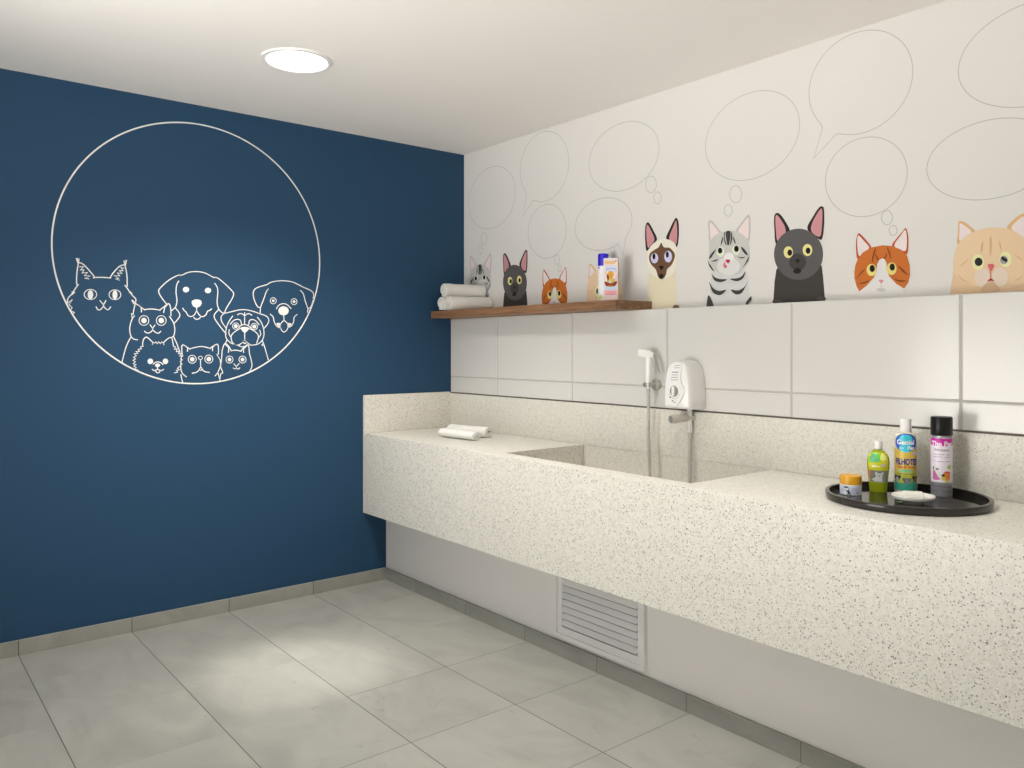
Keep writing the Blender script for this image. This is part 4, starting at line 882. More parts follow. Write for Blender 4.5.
build_bubble('tabby', 'round outline thought bubble beside the blue wall, above the small tabby cat', -PITCH)
build_bubble('black', 'tall speech bubble with a pointed tail above the black cat on the shelf', -PITCH)
build_bubble('orange', 'round thought bubble above the orange cat on the shelf', -PITCH)
build_bubble('peach', 'oval speech bubble with a tail pointing at the blue-capped bottle')
build_bubble('siamese', 'large tilted thought bubble above the cream cat with the brown face')
build_bubble('tabby', 'large tilted thought bubble above the tabby cat right of the cream cat')
build_bubble('black', 'large speech bubble with a pointed tail above the big black cat')
build_bubble('orange', 'round thought bubble above the orange cat right of the big black cat')
build_bubble('siamese', 'thought bubble cut by the upper right corner of the photo', PITCH)
build_bubble('peach', 'wide oval speech bubble above the peach cat at the far right', PITCH)

LW = 0.0047
def build_drawing(kind, label, name):
    L = DRAWINGS[kind]
    allp = [p for it in L for p in it[2]]
    uc = sum(p[0] for p in allp)/len(allp)*SC; vc = min(p[1] for p in allp)*SC
    org = (uc, 0.0, vc); fr = local(fr_left, org)
    t = thing(name, label, 'wall drawing', org, 0, 'pet drawings in the circle')
    bms = {}
    for k, (part, kd, P) in enumerate(L):
        bm = bms.setdefault(part, bmesh.new())
        pts = [(u*SC, v*SC) for u, v in P]; h = 0.0006
        if kd == 'fill': prism(bm, catmull(pts, 3, True), 0.00005, h, fr)
        elif kd == 'closed': ribbon(bm, catmull(pts, 2, True), LW*0.72, 0.00005, h, fr, True)
        elif kd == 'zig': ribbon(bm, pts, LW*0.75, 0.00005, h, fr)
        else: ribbon(bm, catmull(pts, 5), LW, 0.00005, h, fr)
    for part, bm in bms.items():
        obj(part.rstrip('01'), bm, M_VINYL, t)
build_drawing('tufted_cat', 'white line drawing of a tufted-eared cat, leftmost in the wall circle', 'cat_line_drawing')
build_drawing('round_eyed_cat', 'white line drawing of a round-eyed cat above the fluffy dog on the blue wall', 'cat_line_drawing')
build_drawing('pomeranian', 'white line drawing of a small fluffy dog low in the wall circle', 'dog_line_drawing')
build_drawing('floppy_eared_dog', 'white line drawing of a large floppy-eared dog, central in the wall circle', 'dog_line_drawing')
build_drawing('smiling_dog', 'white line drawing of a smiling dog, rightmost in the wall circle', 'dog_line_drawing')
build_drawing('pug', 'white line drawing of a wrinkled pug dog in the circle on the blue wall', 'dog_line_drawing')
build_drawing('flat_faced_cat', 'white line drawing of a flat-faced sad cat at the bottom of the circle', 'cat_line_drawing')
build_drawing('kitten', 'white line drawing of a small kitten under the pug on the blue wall', 'cat_line_drawing')
o = obj('circle_line_drawing', ribbon(bmesh.new(), circle2(0, 0, RING[2], None, 160), 0.0068, 0.00005, 0.0006, lambda u, v, h: Vector((u, -h, v)), True), M_VINYL)
o.location = (RING[0], 0, RING[1]); tag(o, 'large thin white circle drawn on the blue wall', 'wall drawing')

# ------------------------------------------------------------------ electric water heater
HX = XT; HY = -1.889; HZ = 1.098
t = thing('water_heater', 'white electric water heater with a dial mounted on the tiles', 'water heater', (HX, HY, HZ))
def heater_outline(s, z0):
    P = []
    H = 0.214; wb = 0.071; wt = 0.056
    P += [(-wb+0.006, 0.0), (wb-0.006, 0.0)]
    P += [(wb, 0.008), (wb+0.001, 0.06), (wb-0.002, 0.11), (wb-0.009, 0.155), (wt-0.002, 0.183), (wt-0.014, 0.202), (wt-0.030, 0.211), (0, H)]
    P += [(-(wt-0.030), 0.211), (-(wt-0.014), 0.202), (-(wt-0.002), 0.183), (-(wb-0.009), 0.155), (-(wb-0.002), 0.11), (-(wb+0.001), 0.06), (-wb, 0.008)]
    return [(y*s, (z-0.107)*s+0.107+z0) for y, z in P]
bm = bmesh.new(); rings = []
D_H = 0.112
for d, s in ((0.0005, 0.97), (0.012, 1.0), (D_H*0.74, 0.99), (D_H*0.9, 0.965), (D_H*0.97, 0.93), (D_H, 0.885)):
    rings.append([bm.verts.new((-d, y, z)) for y, z in heater_outline(s, 0)])
for a, b_ in zip(rings, rings[1:]):
    n = len(a)
    for i in range(n): bm.faces.new((a[i], a[(i+1) % n], b_[(i+1) % n], b_[i]))
bm.faces.new(rings[-1]); bm.faces.new(list(reversed(rings[0])))
hb = obj('body', bm, M_PLASTIC, t, smooth=True)
fr_h = lambda u, v, h: Vector((-D_H-h, -u, v))      # u to the right as seen from the room
panel = [(-0.010, 0.198), (0.026, 0.198), (0.031, 0.175), (0.027, 0.145), (0.030, 0.118), (0.048, 0.086), (0.034, 0.05), (0.014, 0.026), (-0.006, 0.010), (-0.024, 0.028), (-0.038, 0.055), (-0.046, 0.09), (-0.042, 0.125), (-0.035, 0.15), (-0.024, 0.178)]
pp = obj('front_panel', prism(bmesh.new(), catmull(panel, 4, True), 0.0, 0.0060, fr_h), M_PLASTIC, t, bevel=0.0012)
bm = bmesh.new()
for (u, vv, w, thk) in ((0.010, 0.191, 0.030, 0.0024), (0.008, 0.181, 0.032, 0.0024), (-0.001, 0.162, 0.034, 0.0042), (-0.004, 0.150, 0.036, 0.0024), (-0.006, 0.139, 0.038, 0.0024), (-0.008, 0.128, 0.040, 0.0024)):
    prism(bm, [(u-w/2, vv-thk/2), (u+w/2, vv-thk/2+0.001), (u+w/2, vv+thk/2+0.001), (u-w/2, vv+thk/2)], 0.0061, 0.0066, fr_h)
tag(obj('vent_slots', bm, M_GREYPL, pp), 'grey vent slots')
kn = obj('dial', prism(bmesh.new(), circle2(-0.008, 0.079, 0.022, 0.024, 40), 0.006, 0.0082, fr_h), M_GREYPL, t, bevel=0.001)
tag(kn, 'grey round temperature dial')
bm = prism(bmesh.new(), catmull([(-0.014, 0.062), (-0.008, 0.058), (-0.002, 0.062), (-0.001, 0.079), (-0.002, 0.096), (-0.008, 0.100), (-0.014, 0.096), (-0.015, 0.079)], 3, True), 0.0082, 0.0160, fr_h)
tag(obj('dial_grip', bm, M_PLASTIC, kn, bevel=0.002), 'white grip across the dial')
bm = bmesh.new()
prism(bm, [(-0.034, 0.050), (-0.024, 0.050), (-0.024, 0.0535), (-0.034, 0.0535)], 0.0061, 0.0067, fr_h)
prism(bm, circle2(-0.017, 0.037, 0.0032, None, 10), 0.0061, 0.0067, fr_h)
for u in (-0.009, -0.002): prism(bm, circle2(u, 0.031, 0.0022, None, 10), 0.0061, 0.0067, fr_h)
tag(obj('markings', bm, M_DARK, pp), 'small dark marks under the dial')
bm = bmesh.new(); ribbon(bm, [(-0.008+0.029*math.cos(a), 0.077+0.031*math.sin(a)) for a in [math.radians(d) for d in range(200, 345, 8)]], 0.0016, 0.0061, 0.0064, fr_h)
obj('dial_scale', bm, M_SATIN, pp)
# outlet pipe and valve below the heater
PXY = (-0.036, -0.012)
obj('outlet_pipe', tube([(PXY[0], PXY[1], 0.004), (PXY[0], PXY[1], -0.095)], 0.0105, 20), M_PLASTIC2, t, smooth=True)
obj('pipe_nut', tube([(PXY[0], PXY[1], -0.078), (PXY[0], PXY[1], -0.104)], 0.0130, 8), M_PLASTIC2, t, bevel=0.001)
vz = -0.042
pts = [(-0.008, -0.020, vz+0.002), (-0.030, -0.013, vz+0.001), (-0.062, 0.000, vz), (-0.105, 0.017, vz-0.002), (-0.122, 0.023, vz-0.003)]
rr = [0.010, 0.012, 0.0180, 0.0195, 0.0190]
vl = obj('valve', tube(pts, 0.016, 24, rfun=lambda i: rr[i]), M_HOSE, t, smooth=True)
bm = tube([(-0.1221, 0.0230, vz-0.003), (-0.1250, 0.0240, vz-0.0032)], 0.0150, 24)
tag(obj('valve_end', bm, M_GREYPL, vl, smooth=True), 'dark open end of the valve')
# metal hose hanging from the heater
def hose_mesh(path, r, pitch=0.008):
    P = catmull(path, 40)
    # resample
    Q = [Vector(P[0])]; acc = 0
    step = pitch/4
    for a, b_ in zip(P, P[1:]):
        a = Vector(a); b_ = Vector(b_); d = (b_-a).length
        while acc+d >= step:
            a = a.lerp(b_, (step-acc)/d); Q.append(a.copy()); d = (b_-a).length; acc = 0
            if d < 1e-9: break
        acc += d
    return tube(Q, r, 10, rfun=lambda i: r*(1.0 if i % 4 < 2 else 0.80))
hx, hy = PXY
obj('metal_hose', hose_mesh([(hx, hy, -0.100), (hx, hy, -0.2), (hx-0.001, hy+0.001, -0.34), (hx-0.012, hy+0.005, -0.47), (hx-0.05, hy+0.03, -0.527), (hx-0.11, hy+0.09, -0.527)], 0.0088), M_HOSE, t, smooth=True)

# ------------------------------------------------------------------ hand shower on its wall bracket
SX, SY, SZ = XT-0.060, -1.683, 1.196
b = thing('shower_bracket', 'grey round bracket on the tiles holding the white hand shower', 'bracket', (XT, SY-0.004, SZ))
bm = bmesh.new()
tube([(-0.0005, 0, 0), (-0.022, 0, 0)], 0.026, 8, bm)
obj('wall_plate', bm, M_HOSE, b, bevel=0.002)
obj('arm', tube([(-0.022, 0, 0), (-0.035, 0.002, 0), (-0.046, 0.004, 0)], 0.008, 12), M_SATIN, b, smooth=True)
bm = bmesh.new()
seg = 24
for z0, z1 in ((-0.011, 0.011),):
    ro, ri = 0.0155, 0.0118
    vv = [[bm.verts.new((-0.060+r*math.cos(2*PI*i/seg), 0.004+r*math.sin(2*PI*i/seg), z)) for i in range(seg)] for r, z in ((ro, z0), (ro, z1), (ri, z1), (ri, z0))]
    for k in range(4):
        A, Bq = vv[k], vv[(k+1) % 4]
        for i in range(seg): bm.faces.new((A[i], A[(i+1) % seg], Bq[(i+1) % seg], Bq[i]))
obj('ring', bm, M_SATIN, b, smooth=True)
obj('screw', tube([(-0.0605, 0.0195, 0), (-0.0605, 0.0275, 0)], 0.0125, 8), M_GREYPL, b, bevel=0.0008)
obj('screw', tube([(-0.0605, 0.0275, 0), (-0.0605, 0.0370, 0)], 0.0075, 8), M_SATIN, b, bevel=0.0008)

s = thing('hand_shower', 'white hand shower with trigger and metal hose left of the water heater', 'hand shower', (SX, SY, SZ))
obj('handle', lathe([(0, -0.016), (0.0085, -0.016), (0.0110, -0.008), (0.0114, 0.01), (0.0136, 0.04), (0.0138, 0.10), (0.0138, 0.135), (0.0128, 0.142), (0, 0.142)], 28), M_PLASTIC, s, smooth=True)
# head: block leaning out from the top of the handle
bm = bmesh.new()
sec = [(-0.045, 0.0185, 0.1485), (-0.043, 0.0200, 0.148), (-0.020, 0.0190, 0.145), (0.004, 0.0175, 0.141), (0.018, 0.0160, 0.137), (0.0225, 0.0125, 0.136)]
rg = []
ca, sa = math.cos(math.radians(SH_ANG)), math.sin(math.radians(SH_ANG))
for d, h, zc in sec:
    rg.append([])
    for i in range(20):
        a = 2*PI*i/20
        cx = math.copysign(abs(math.cos(a))**0.55, math.cos(a)); sx_ = math.copysign(abs(math.sin(a))**0.55, math.sin(a))
        w = 0.0145*cx; hh = h*sx_
        rg[-1].append(bm.verts.new((d*ca-w*sa, d*sa+w*ca, zc+hh)))
for a, c2 in zip(rg, rg[1:]):
    for i in range(20): bm.faces.new((a[i], a[(i+1) % 20], c2[(i+1) % 20], c2[i]))
bm.faces.new(rg[0]); bm.faces.new(list(reversed(rg[-1])))
hd = obj('shower_head', bm, M_PLASTIC, s, smooth=True)
bm = bmesh.new()
lv = [(0.019, 0.140), (0.026, 0.128), (0.034, 0.098), (0.046, 0.066), (0.054, 0.058)]
cc = [bm.verts.new((0, 0, 0)) for _ in range(0)]
def lever_pt(d, w, z): return (d*ca-w*sa, d*sa+w*ca, z)
L0 = []
for d, z in lv:
    L0.append([bm.verts.new(lever_pt(d+e, w, z)) for e, w in ((0, -0.007), (0, 0.007), (0.0085, 0.007), (0.0085, -0.007))])
for a, c2 in zip(L0, L0[1:]):
    for i in range(4): bm.faces.new((a[i], a[(i+1) % 4], c2[(i+1) % 4], c2[i]))
bm.faces.new(L0[0]); bm.faces.new(list(reversed(L0[-1])))
tag(obj('trigger', bm, M_GREYPL2, s, bevel=0.0008), 'grey metal trigger lever')
obj('hose_nut', tube([(0, 0, -0.016), (0, 0, -0.034)], 0.0085, 12), M_SATIN, s, bevel=0.001)
obj('metal_hose', hose_mesh([(0, 0, -0.032), (0.001, 0.001, -0.12), (0.001, 0.002, -0.22), (0.0, -0.004, -0.32), (-0.002, -0.012, -0.54), (-0.03, -0.03, -0.62), (-0.10, -0.07, -0.6265)], 0.0086), M_HOSE, s, smooth=True)

# ------------------------------------------------------------------ towels
def rolled_towel(name, label, group, loc, axis_deg, length, R, squash=1.0, turns=2.7, seed=0, mt=None, fuzz=0.0012):
    """a towel rolled up along local x; loc is the point under its middle"""
    rnd = random.Random(seed)
    t = thing(name, label, 'towel', loc, math.radians(axis_deg), group)
    N = int(turns*26); sp = []
    th = R/(turns+0.35)*0.62
    for i in range(N+1):
        a = 2*PI*turns*i/N
        r = th*0.75+(R-th*0.75-th/2)*i/N
        sp.append((a, r))
    end_a = -PI/2+0.5
    ph = end_a-sp[-1][0]
    st = [(-1.0, 0.86), (-0.985, 0.94), (-0.95, 0.985)]+[(-0.9+0.1*k, 1.0) for k in range(19)]+[(0.95, 0.985), (0.985, 0.94), (1.0, 0.86)]
    bm = bmesh.new(); rings = []
    wob = [1.0+0.015*math.sin(k*0.9+seed) for k in range(len(st))]
    for k, (f, sc) in enumerate(st):
        row = []
        for side in (0.5, -0.5):
            for i, (a, r) in enumerate(sp):
                rr = (r+side*th*(1.0 if k in range(1, len(st)-1) else 0.8))
                if k in (0, len(st)-1, 1, len(st)-2) and i > N-30: rr *= 0.5+0.5*sc
                rr *= 1+(wob[k]-1)*(i/N)
                bulge = (1-r/R)*R*0.22*(1 if f > 0 else -1)*(abs(f)**8)
                y = rr*math.cos(a+ph)*(2-squash)**0.5; z = rr*math.sin(a+ph)*squash
                nv = noise.noise_vector(Vector((f*length*0.5*28+seed*7, y*30, z*30)))*fuzz
                row.append(bm.verts.new((f*length/2+bulge+nv.x, y+0.004*math.sin(3*f+seed)+nv.y, max(z+R*squash+nv.z, 0.0005))))
        rings.append(row)
    M = N+1
    for A, B_ in zip(rings, rings[1:]):
        for i in range(N):
            bm.faces.new((A[i], A[i+1], B_[i+1], B_[i])); bm.faces.new((A[M+i], B_[M+i], B_[M+i+1], A[M+i+1]))
        bm.faces.new((A[0], B_[0], B_[M], A[M])); bm.faces.new((A[N], A[M+N], B_[M+N], B_[N]))
    for row, rev in ((rings[0], 1), (rings[-1], 0)):
        for i in range(N): bm.faces.new((row[i], row[M+i], row[M+i+1], row[i+1]) if rev else (row[i], row[i+1], row[M+i+1], row[M+i]))
    ro = obj('roll', bm, mt or M_TOWEL, t, smooth=True)
    return t, th
E_SH = (-0.150, -0.250)
rolled_towel('rolled_towel', 'white rolled towel on the shelf, lower left one under the top roll', 'rolled towels on the shelf', (-0.150, -0.163, ZSH+0.0005), -5, 0.270, 0.0435, seed=1, fuzz=0.0022)
rolled_towel('rolled_towel', 'white rolled towel on the shelf, lower front one under the top roll', 'rolled towels on the shelf', (-0.150, -0.256, ZSH+0.0005), -6, 0.282, 0.0445, seed=2, fuzz=0.0022)
rolled_towel('rolled_towel', 'white rolled towel lying on top of the two other rolls on the shelf', 'rolled towels on the shelf', (-0.152, -0.206, ZSH+0.0775), -6, 0.276, 0.0440, seed=3, fuzz=0.0022)
rolled_towel('rolled_hand_towel', 'flat rolled white hand towel on the counter, the one nearer the front edge', 'hand towels on the counter', (-0.458, -0.590, ZT+0.0005), -84, 0.285, 0.0345, 0.76, 2.3, seed=4, mt=M_TOWEL2)
rolled_towel('rolled_hand_towel', 'flat rolled white hand towel on the counter, the one nearer the wall', 'hand towels on the counter', (-0.345, -0.530, ZT+0.0005), -78, 0.285, 0.0395, 0.82, 2.3, seed=5, mt=M_TOWEL2)

# ------------------------------------------------------------------ printed labels
def clip_u(poly, lo, hi):
    def half(P, f):
        out = []
        for i in range(len(P)):
            a, b_ = P[i-1], P[i]; fa, fb = f(a), f(b_)
            if (fa >= 0) != (fb >= 0):
                k = fa/(fa-fb); out.append((a[0]+(b_[0]-a[0])*k, a[1]+(b_[1]-a[1])*k))
            if fb >= 0: out.append(b_)
        return out
    P = half(poly, lambda p: p[0]-lo)
    return half(P, lambda p: hi-p[0]) if len(P) > 2 else []
def wrap_tris(bm, tris, fr, h, step=0.005, vstep=None):
    for T in tris:
        us = [p[0] for p in T]; k0 = math.floor(min(us)/step); k1 = math.ceil(max(us)/step)
        for k in range(k0, max(k1, k0+1)):
            Q = clip_u(T, k*step, (k+1)*step)
            if len(Q) < 3: continue
            strips = [Q]
            if vstep:
                strips = []
                S = [(p[1], p[0]) for p in Q]; v0 = math.floor(min(p[0] for p in S)/vstep); v1 = math.ceil(max(p[0] for p in S)/vstep)
                for kk in range(v0, max(v1, v0+1)):
                    W = clip_u(S, kk*vstep, (kk+1)*vstep)
                    if len(W) > 2: strips.append([(p[1], p[0]) for p in W])
            for W in strips:
                try: bm.faces.new([bm.verts.new(fr(u, v, h)) for u, v in W])
                except ValueError: pass
    return bm
def poly_tris(P):
    return [[P[i] for i in t] for t in tessellate_polygon([[Vector((u, v, 0)) for u, v in P]])]
def rect(u0, u1, v0, v1): return [(u0, v0), (u1, v0), (u1, v1), (u0, v1)]
def printed(name, shapes, colr, fr, h, parent, vstep=None, label=None, rough=0.35):
    bm = bmesh.new()
    for S in shapes: wrap_tris(bm, poly_tris(S) if isinstance(S[0], tuple) else S, fr, h, 0.004, vstep)
    o = obj(name, bm, pmat(colr, rough), parent)
    if label: o['label'] = label
    return o
_pm = {}
def pmat(c, rough=0.35):
    if (c, rough) not in _pm: _pm[(c, rough)] = mat('ink_%02x%02x%02x' % c, paint(c, 0.86), rough)
    return _pm[(c, rough)]
def shift(tris, du, dv): return [[(u+du, v+dv) for u, v in T] for T in tris]
def face_cam(x, y):
    return math.atan2(-4.144-y, -2.977-x)+PI/2
def cyl(Rf, sy=1.0):
    def fr(u, v, h):
        R = Rf(v) if callable(Rf) else Rf
        return Vector(((R+h)*math.sin(u/R), -(R*sy+h)*math.cos(u/R), v))
    return fr

# ------------------------------------------------------------------ tray
ZTR = 0.0062
TX, TY = -0.3705, -2.950
t = thing('round_tray', 'round black glossy tray on the counter holding the bottles', 'tray', (TX, TY, ZT))
bm = lathe([(0, 0.0005), (0.233, 0.0005), (0.241, 0.003), (0.2435, 0.020), (0.2425, 0.0235), (0.2405, 0.0245), (0.2325, 0.0245), (0.2305, 0.0235), (0.2290, 0.0062)], 128)
obj('rim', bm, M_RIMGLOSS, t, smooth=True)
obj('tray_floor', lathe([(0, ZTR), (0.2288, ZTR), (0.2288, 0.003), (0, 0.003)], 128), M_BLACKGLOSS, t)
ZI = ZT+ZTR+0.0004

# jar
x, y = -0.423, -2.792
t = thing('cream_jar', 'small white jar with an orange-yellow lid and a penguin on its label', 'jar', (x, y, ZI), face_cam(x, y)); t.scale = (0.97, 0.97, 0.86)
R = 0.0348
j = obj('jar_body', lathe([(0, 0), (0.032, 0), (R, 0.002), (R, 0.0385), (0.033, 0.0405), (0, 0.0405)], 56), M_PLASTIC, t, smooth=True)
tag(obj('lid', lathe([(0, 0.0408), (0.0345, 0.0408), (0.0353, 0.0418), (0.0353, 0.0725), (0.0335, 0.0745), (0, 0.0745)], 56), mat('amber_lid', lin((228, 166, 34)), 0.35), t, smooth=True), 'amber yellow screw lid')
fr = cyl(R)
lb = printed('label', [rect(-0.045, 0.045, 0.003, 0.0375)], (205, 210, 222), fr, 0.0002, j)
printed('penguin_picture', [circle2(-0.015, 0.0275, 0.0085, 0.0078), [(-0.024, 0.004), (-0.008, 0.026), (-0.003, 0.014), (0.002, 0.002), (-0.006, 0.006), (-0.012, 0.003), (-0.024, 0.0035)]], (40, 48, 78), fr, 0.0004, lb)
printed('penguin_picture', [circle2(-0.0185, 0.0245, 0.0042, 0.0048), circle2(-0.0115, 0.0245, 0.0042, 0.0048), circle2(-0.017, 0.0095, 0.0075, 0.0065)], (232, 236, 242), fr, 0.0006, lb)
printed('penguin_picture', [[(-0.018, 0.0245), (-0.012, 0.0245), (-0.015, 0.0205)]], (226, 178, 60), fr, 0.0008, lb)
printed('lettering', [rect(0.003, 0.031, 0.0185, 0.0195), rect(0.004, 0.026, 0.0265, 0.0275), rect(0.004, 0.020, 0.0245, 0.0252), rect(0.018, 0.026, 0.0085, 0.0135), rect(0.004, 0.015, 0.0105, 0.0112)], (128, 136, 158), fr, 0.0004, lb)

# green bottle
x, y = -0.304, -2.826
t = thing('green_bottle', 'short lime green bottle with a white cap and a grey dog picture', 'bottle', (x, y, ZI), face_cam(x, y))
pf = [(0.0, 0.0262), (0.004, 0.0272), (0.05, 0.0310), (0.085, 0.0345), (0.104, 0.0350), (0.116, 0.0332), (0.127, 0.0285), (0.135, 0.0220), (0.1405, 0.0140), (0.143, 0.0118)]
def gR(v):
    for (a, ra), (b_, rb) in zip(pf, pf[1:]):
        if v <= b_: return ra+(rb-ra)*max(0, (v-a)/(b_-a))
    return pf[-1][1]
bd = obj('bottle_body', lathe([(0, 0)]+[(r, z) for z, r in pf]+[(0.0118, 0.150), (0, 0.150)], 48, sy=0.72), mat('lime_liquid', lin((158, 172, 24)), 0.2), t, smooth=True)
obj('cap', lathe([(0, 0.1505), (0.0125, 0.1445), (0.0135, 0.147), (0.0133, 0.1695), (0.012, 0.1715), (0, 0.1715)], 32), M_PLASTIC, t, smooth=True)
fr = cyl(gR, 0.72)
VS = 0.006
lb = printed('label', [rect(-0.037, 0.037, 0.0335, 0.1335)], (206, 204, 36), fr, 0.0002, bd, VS)
printed('picture', [rect(-0.030, 0.034, 0.0345, 0.074)], (128, 132, 118), fr, 0.0004, lb, VS, 'grey photograph of a white dog')
printed('dog_picture', [[(-0.012, 0.0365), (0.014, 0.0365), (0.012, 0.052), (0.017, 0.072), (0.010, 0.066), (0.001, 0.064), (-0.008, 0.071), (-0.010, 0.062), (-0.006, 0.053), (-0.022, 0.043)]], (214, 216, 212), fr, 0.0006, lb, VS)
printed('dog_picture', [circle2(0.0035, 0.056, 0.0025, 0.002), circle2(-0.002, 0.061, 0.0014), circle2(0.008, 0.0615, 0.0014)], (70, 72, 68), fr, 0.0008, lb)
printed('picture', [[(-0.037, 0.050), (-0.030, 0.040), (-0.024, 0.070), (-0.030, 0.076), (-0.037, 0.074)]], (214, 120, 60), fr, 0.0006, lb, VS)
printed('leaf_print', [catmull([(-0.034, 0.104), (-0.030, 0.120), (-0.018, 0.131), (0.0, 0.132), (0.006, 0.122), (0.006, 0.106), (-0.010, 0.101), (-0.026, 0.101)], 4, True)], (112, 196, 72), fr, 0.0004, lb, VS)
printed('leaf_print', [catmull([(-0.024, 0.118), (-0.016, 0.128), (-0.008, 0.124), (-0.014, 0.116)], 3, True), catmull([(-0.026, 0.112), (-0.006, 0.114), (0.003, 0.108), (-0.020, 0.106)], 3, True)], (96, 180, 150), fr, 0.0006, lb, VS)
printed('leaf_print', [catmull([(0.006, 0.112), (0.010, 0.130), (0.020, 0.128), (0.028, 0.116), (0.018, 0.108)], 4, True)], (232, 234, 130), fr, 0.0005, lb, VS)
printed('lettering', [circle2(-0.018, 0.088, 0.0035, 0.003, 10), rect(-0.013, -0.008, 0.086, 0.092), circle2(-0.003, 0.088, 0.003, 0.0028, 10), rect(0.001, 0.006, 0.086, 0.0895)], (240, 240, 200), fr, 0.0007, lb)
printed('lettering', [circle2(0.016, 0.0925, 0.008, 0.0042)], (202, 178, 190), fr, 0.0008, lb)

# blue-labelled shampoo bottle
x, y = -0.222, -2.880
t = thing('shampoo_bottle', 'tall white-capped bottle with a blue, yellow and teal label, second from right on the tray', 'bottle', (x, y, ZI), face_cam(x, y))
R = 0.0352
bd = obj('bottle_body', lathe([(0, 0), (0.0325, 0), (R, 0.003), (R, 0.186), (0.0335, 0.193), (0.030, 0.1975), (0.0185, 0.2), (0.0170, 0.2025), (0, 0.2025)], 56), mat('cream_plastic', lin((232, 226, 208)), 0.3), t, smooth=True)
obj('cap', lathe([(0, 0.203), (0.0178, 0.203), (0.0182, 0.205), (0.0180, 0.2440), (0.0165, 0.2465), (0, 0.2465)], 40), M_PLASTIC, t, smooth=True)
fr = cyl(R)
W = 0.044
lb = printed('label', [rect(-W, W, 0.006, 0.148)], (218, 186, 76), fr, 0.0002, bd)
printed('label_panel', [rect(-W, W, 0.030, 0.064)], (186, 190, 64), fr, 0.0004, lb)
printed('label_panel', [rect(-W, W, 0.006, 0.031), [(-W, 0.031), (-0.026, 0.031), (-0.036, 0.040)], [(0.010, 0.031), (0.034, 0.031), (0.026, 0.042)]], (64, 168, 140), fr, 0.0005, lb)
lg = printed('logo', [circle2(0.001, 0.1675, 0.038, 0.0310, 48)], (46, 92, 186), fr, 0.0005, lb, None, 'blue oval logo')
printed('logo', [catmull([(-0.022, 0.180), (-0.008, 0.193), (0.012, 0.193), (0.022, 0.180), (0.016, 0.165), (0.020, 0.148), (0.006, 0.136), (-0.012, 0.138), (-0.020, 0.150), (-0.010, 0.166)], 4, True)], (64, 196, 212), fr, 0.0007, lg)
printed('lettering', [shift(text_tris('Genial', 0.0155, 0.03, sx=1.0), 0.0, 0.1695), shift(text_tris('Pet', 0.0115, 0.03, sx=1.0), 0.016, 0.1505), shift(text_tris('para', 0.006, 0.0, sx=1.0), -0.012, 0.150)], (246, 246, 250), fr, 0.0009, lb, None, 'white logo lettering')
printed('lettering', [shift(text_tris('FILHOTES', 0.0190, 0.045, sx=0.64), 0.003, 0.1035)], (42, 54, 146), fr, 0.0006, lb, None, 'dark blue lettering')
printed('lettering', [shift(text_tris('Cães & Gatos', 0.0098, 0.02, sx=0.80), 0.001, 0.0868)], (206, 70, 40), fr, 0.0006, lb, None, 'red lettering')
printed('label_panel', [catmull([(-0.020, 0.0675), (0.020, 0.0675), (0.023, 0.072), (0.020, 0.0765), (-0.020, 0.0765), (-0.023, 0.072)], 3, True)], (132, 200, 140), fr, 0.0006, lb)
printed('lettering', [rect(-0.028, 0.004, 0.0612, 0.0626), rect(0.008, 0.030, 0.0612, 0.0626)], (86, 74, 40), fr, 0.0006, lb)
def puppy(cx, cy, s, dark, pale, face):
    printed('puppy_picture', [circle2(cx, cy, 0.0095*s, 0.010*s), [(cx-0.012*s, cy+0.012*s), (cx-0.004*s, cy+0.009*s), (cx-0.009*s, cy-0.001*s), (cx-0.0135*s, cy+0.004*s)], [(cx+0.012*s, cy+0.012*s), (cx+0.004*s, cy+0.009*s), (cx+0.009*s, cy-0.001*s), (cx+0.0135*s, cy+0.004*s)]], dark, fr, 0.0007, lb)
    printed('puppy_picture', [circle2(cx+0.001*s, cy-0.002*s, 0.006*s, 0.0075*s)], pale, fr, 0.0009, lb)
    printed('puppy_picture', [circle2(cx-0.0025*s, cy+0.001*s, 0.0015*s), circle2(cx+0.0045*s, cy+0.001*s, 0.0015*s), circle2(cx+0.001*s, cy-0.004*s, 0.002*s)], face, fr, 0.0011, lb)
puppy(-0.029, 0.045, 1.1, (46, 40, 46), (196, 190, 200), (30, 26, 30))
puppy(0.004, 0.038, 1.05, (112, 112, 104), (150, 158, 168), (40, 44, 60))
puppy(0.034, 0.045, 1.0, (64, 48, 26), (170, 120, 80), (30, 24, 20))
printed('seal', [circle2(0.033, 0.131, 0.010, 0.006)], (222, 206, 218), fr, 0.0008, lb)
printed('seal', [[(0.026, 0.129), (0.040, 0.134), (0.040, 0.1325), (0.026, 0.1275)]], (150, 84, 130), fr, 0.0010, lb)

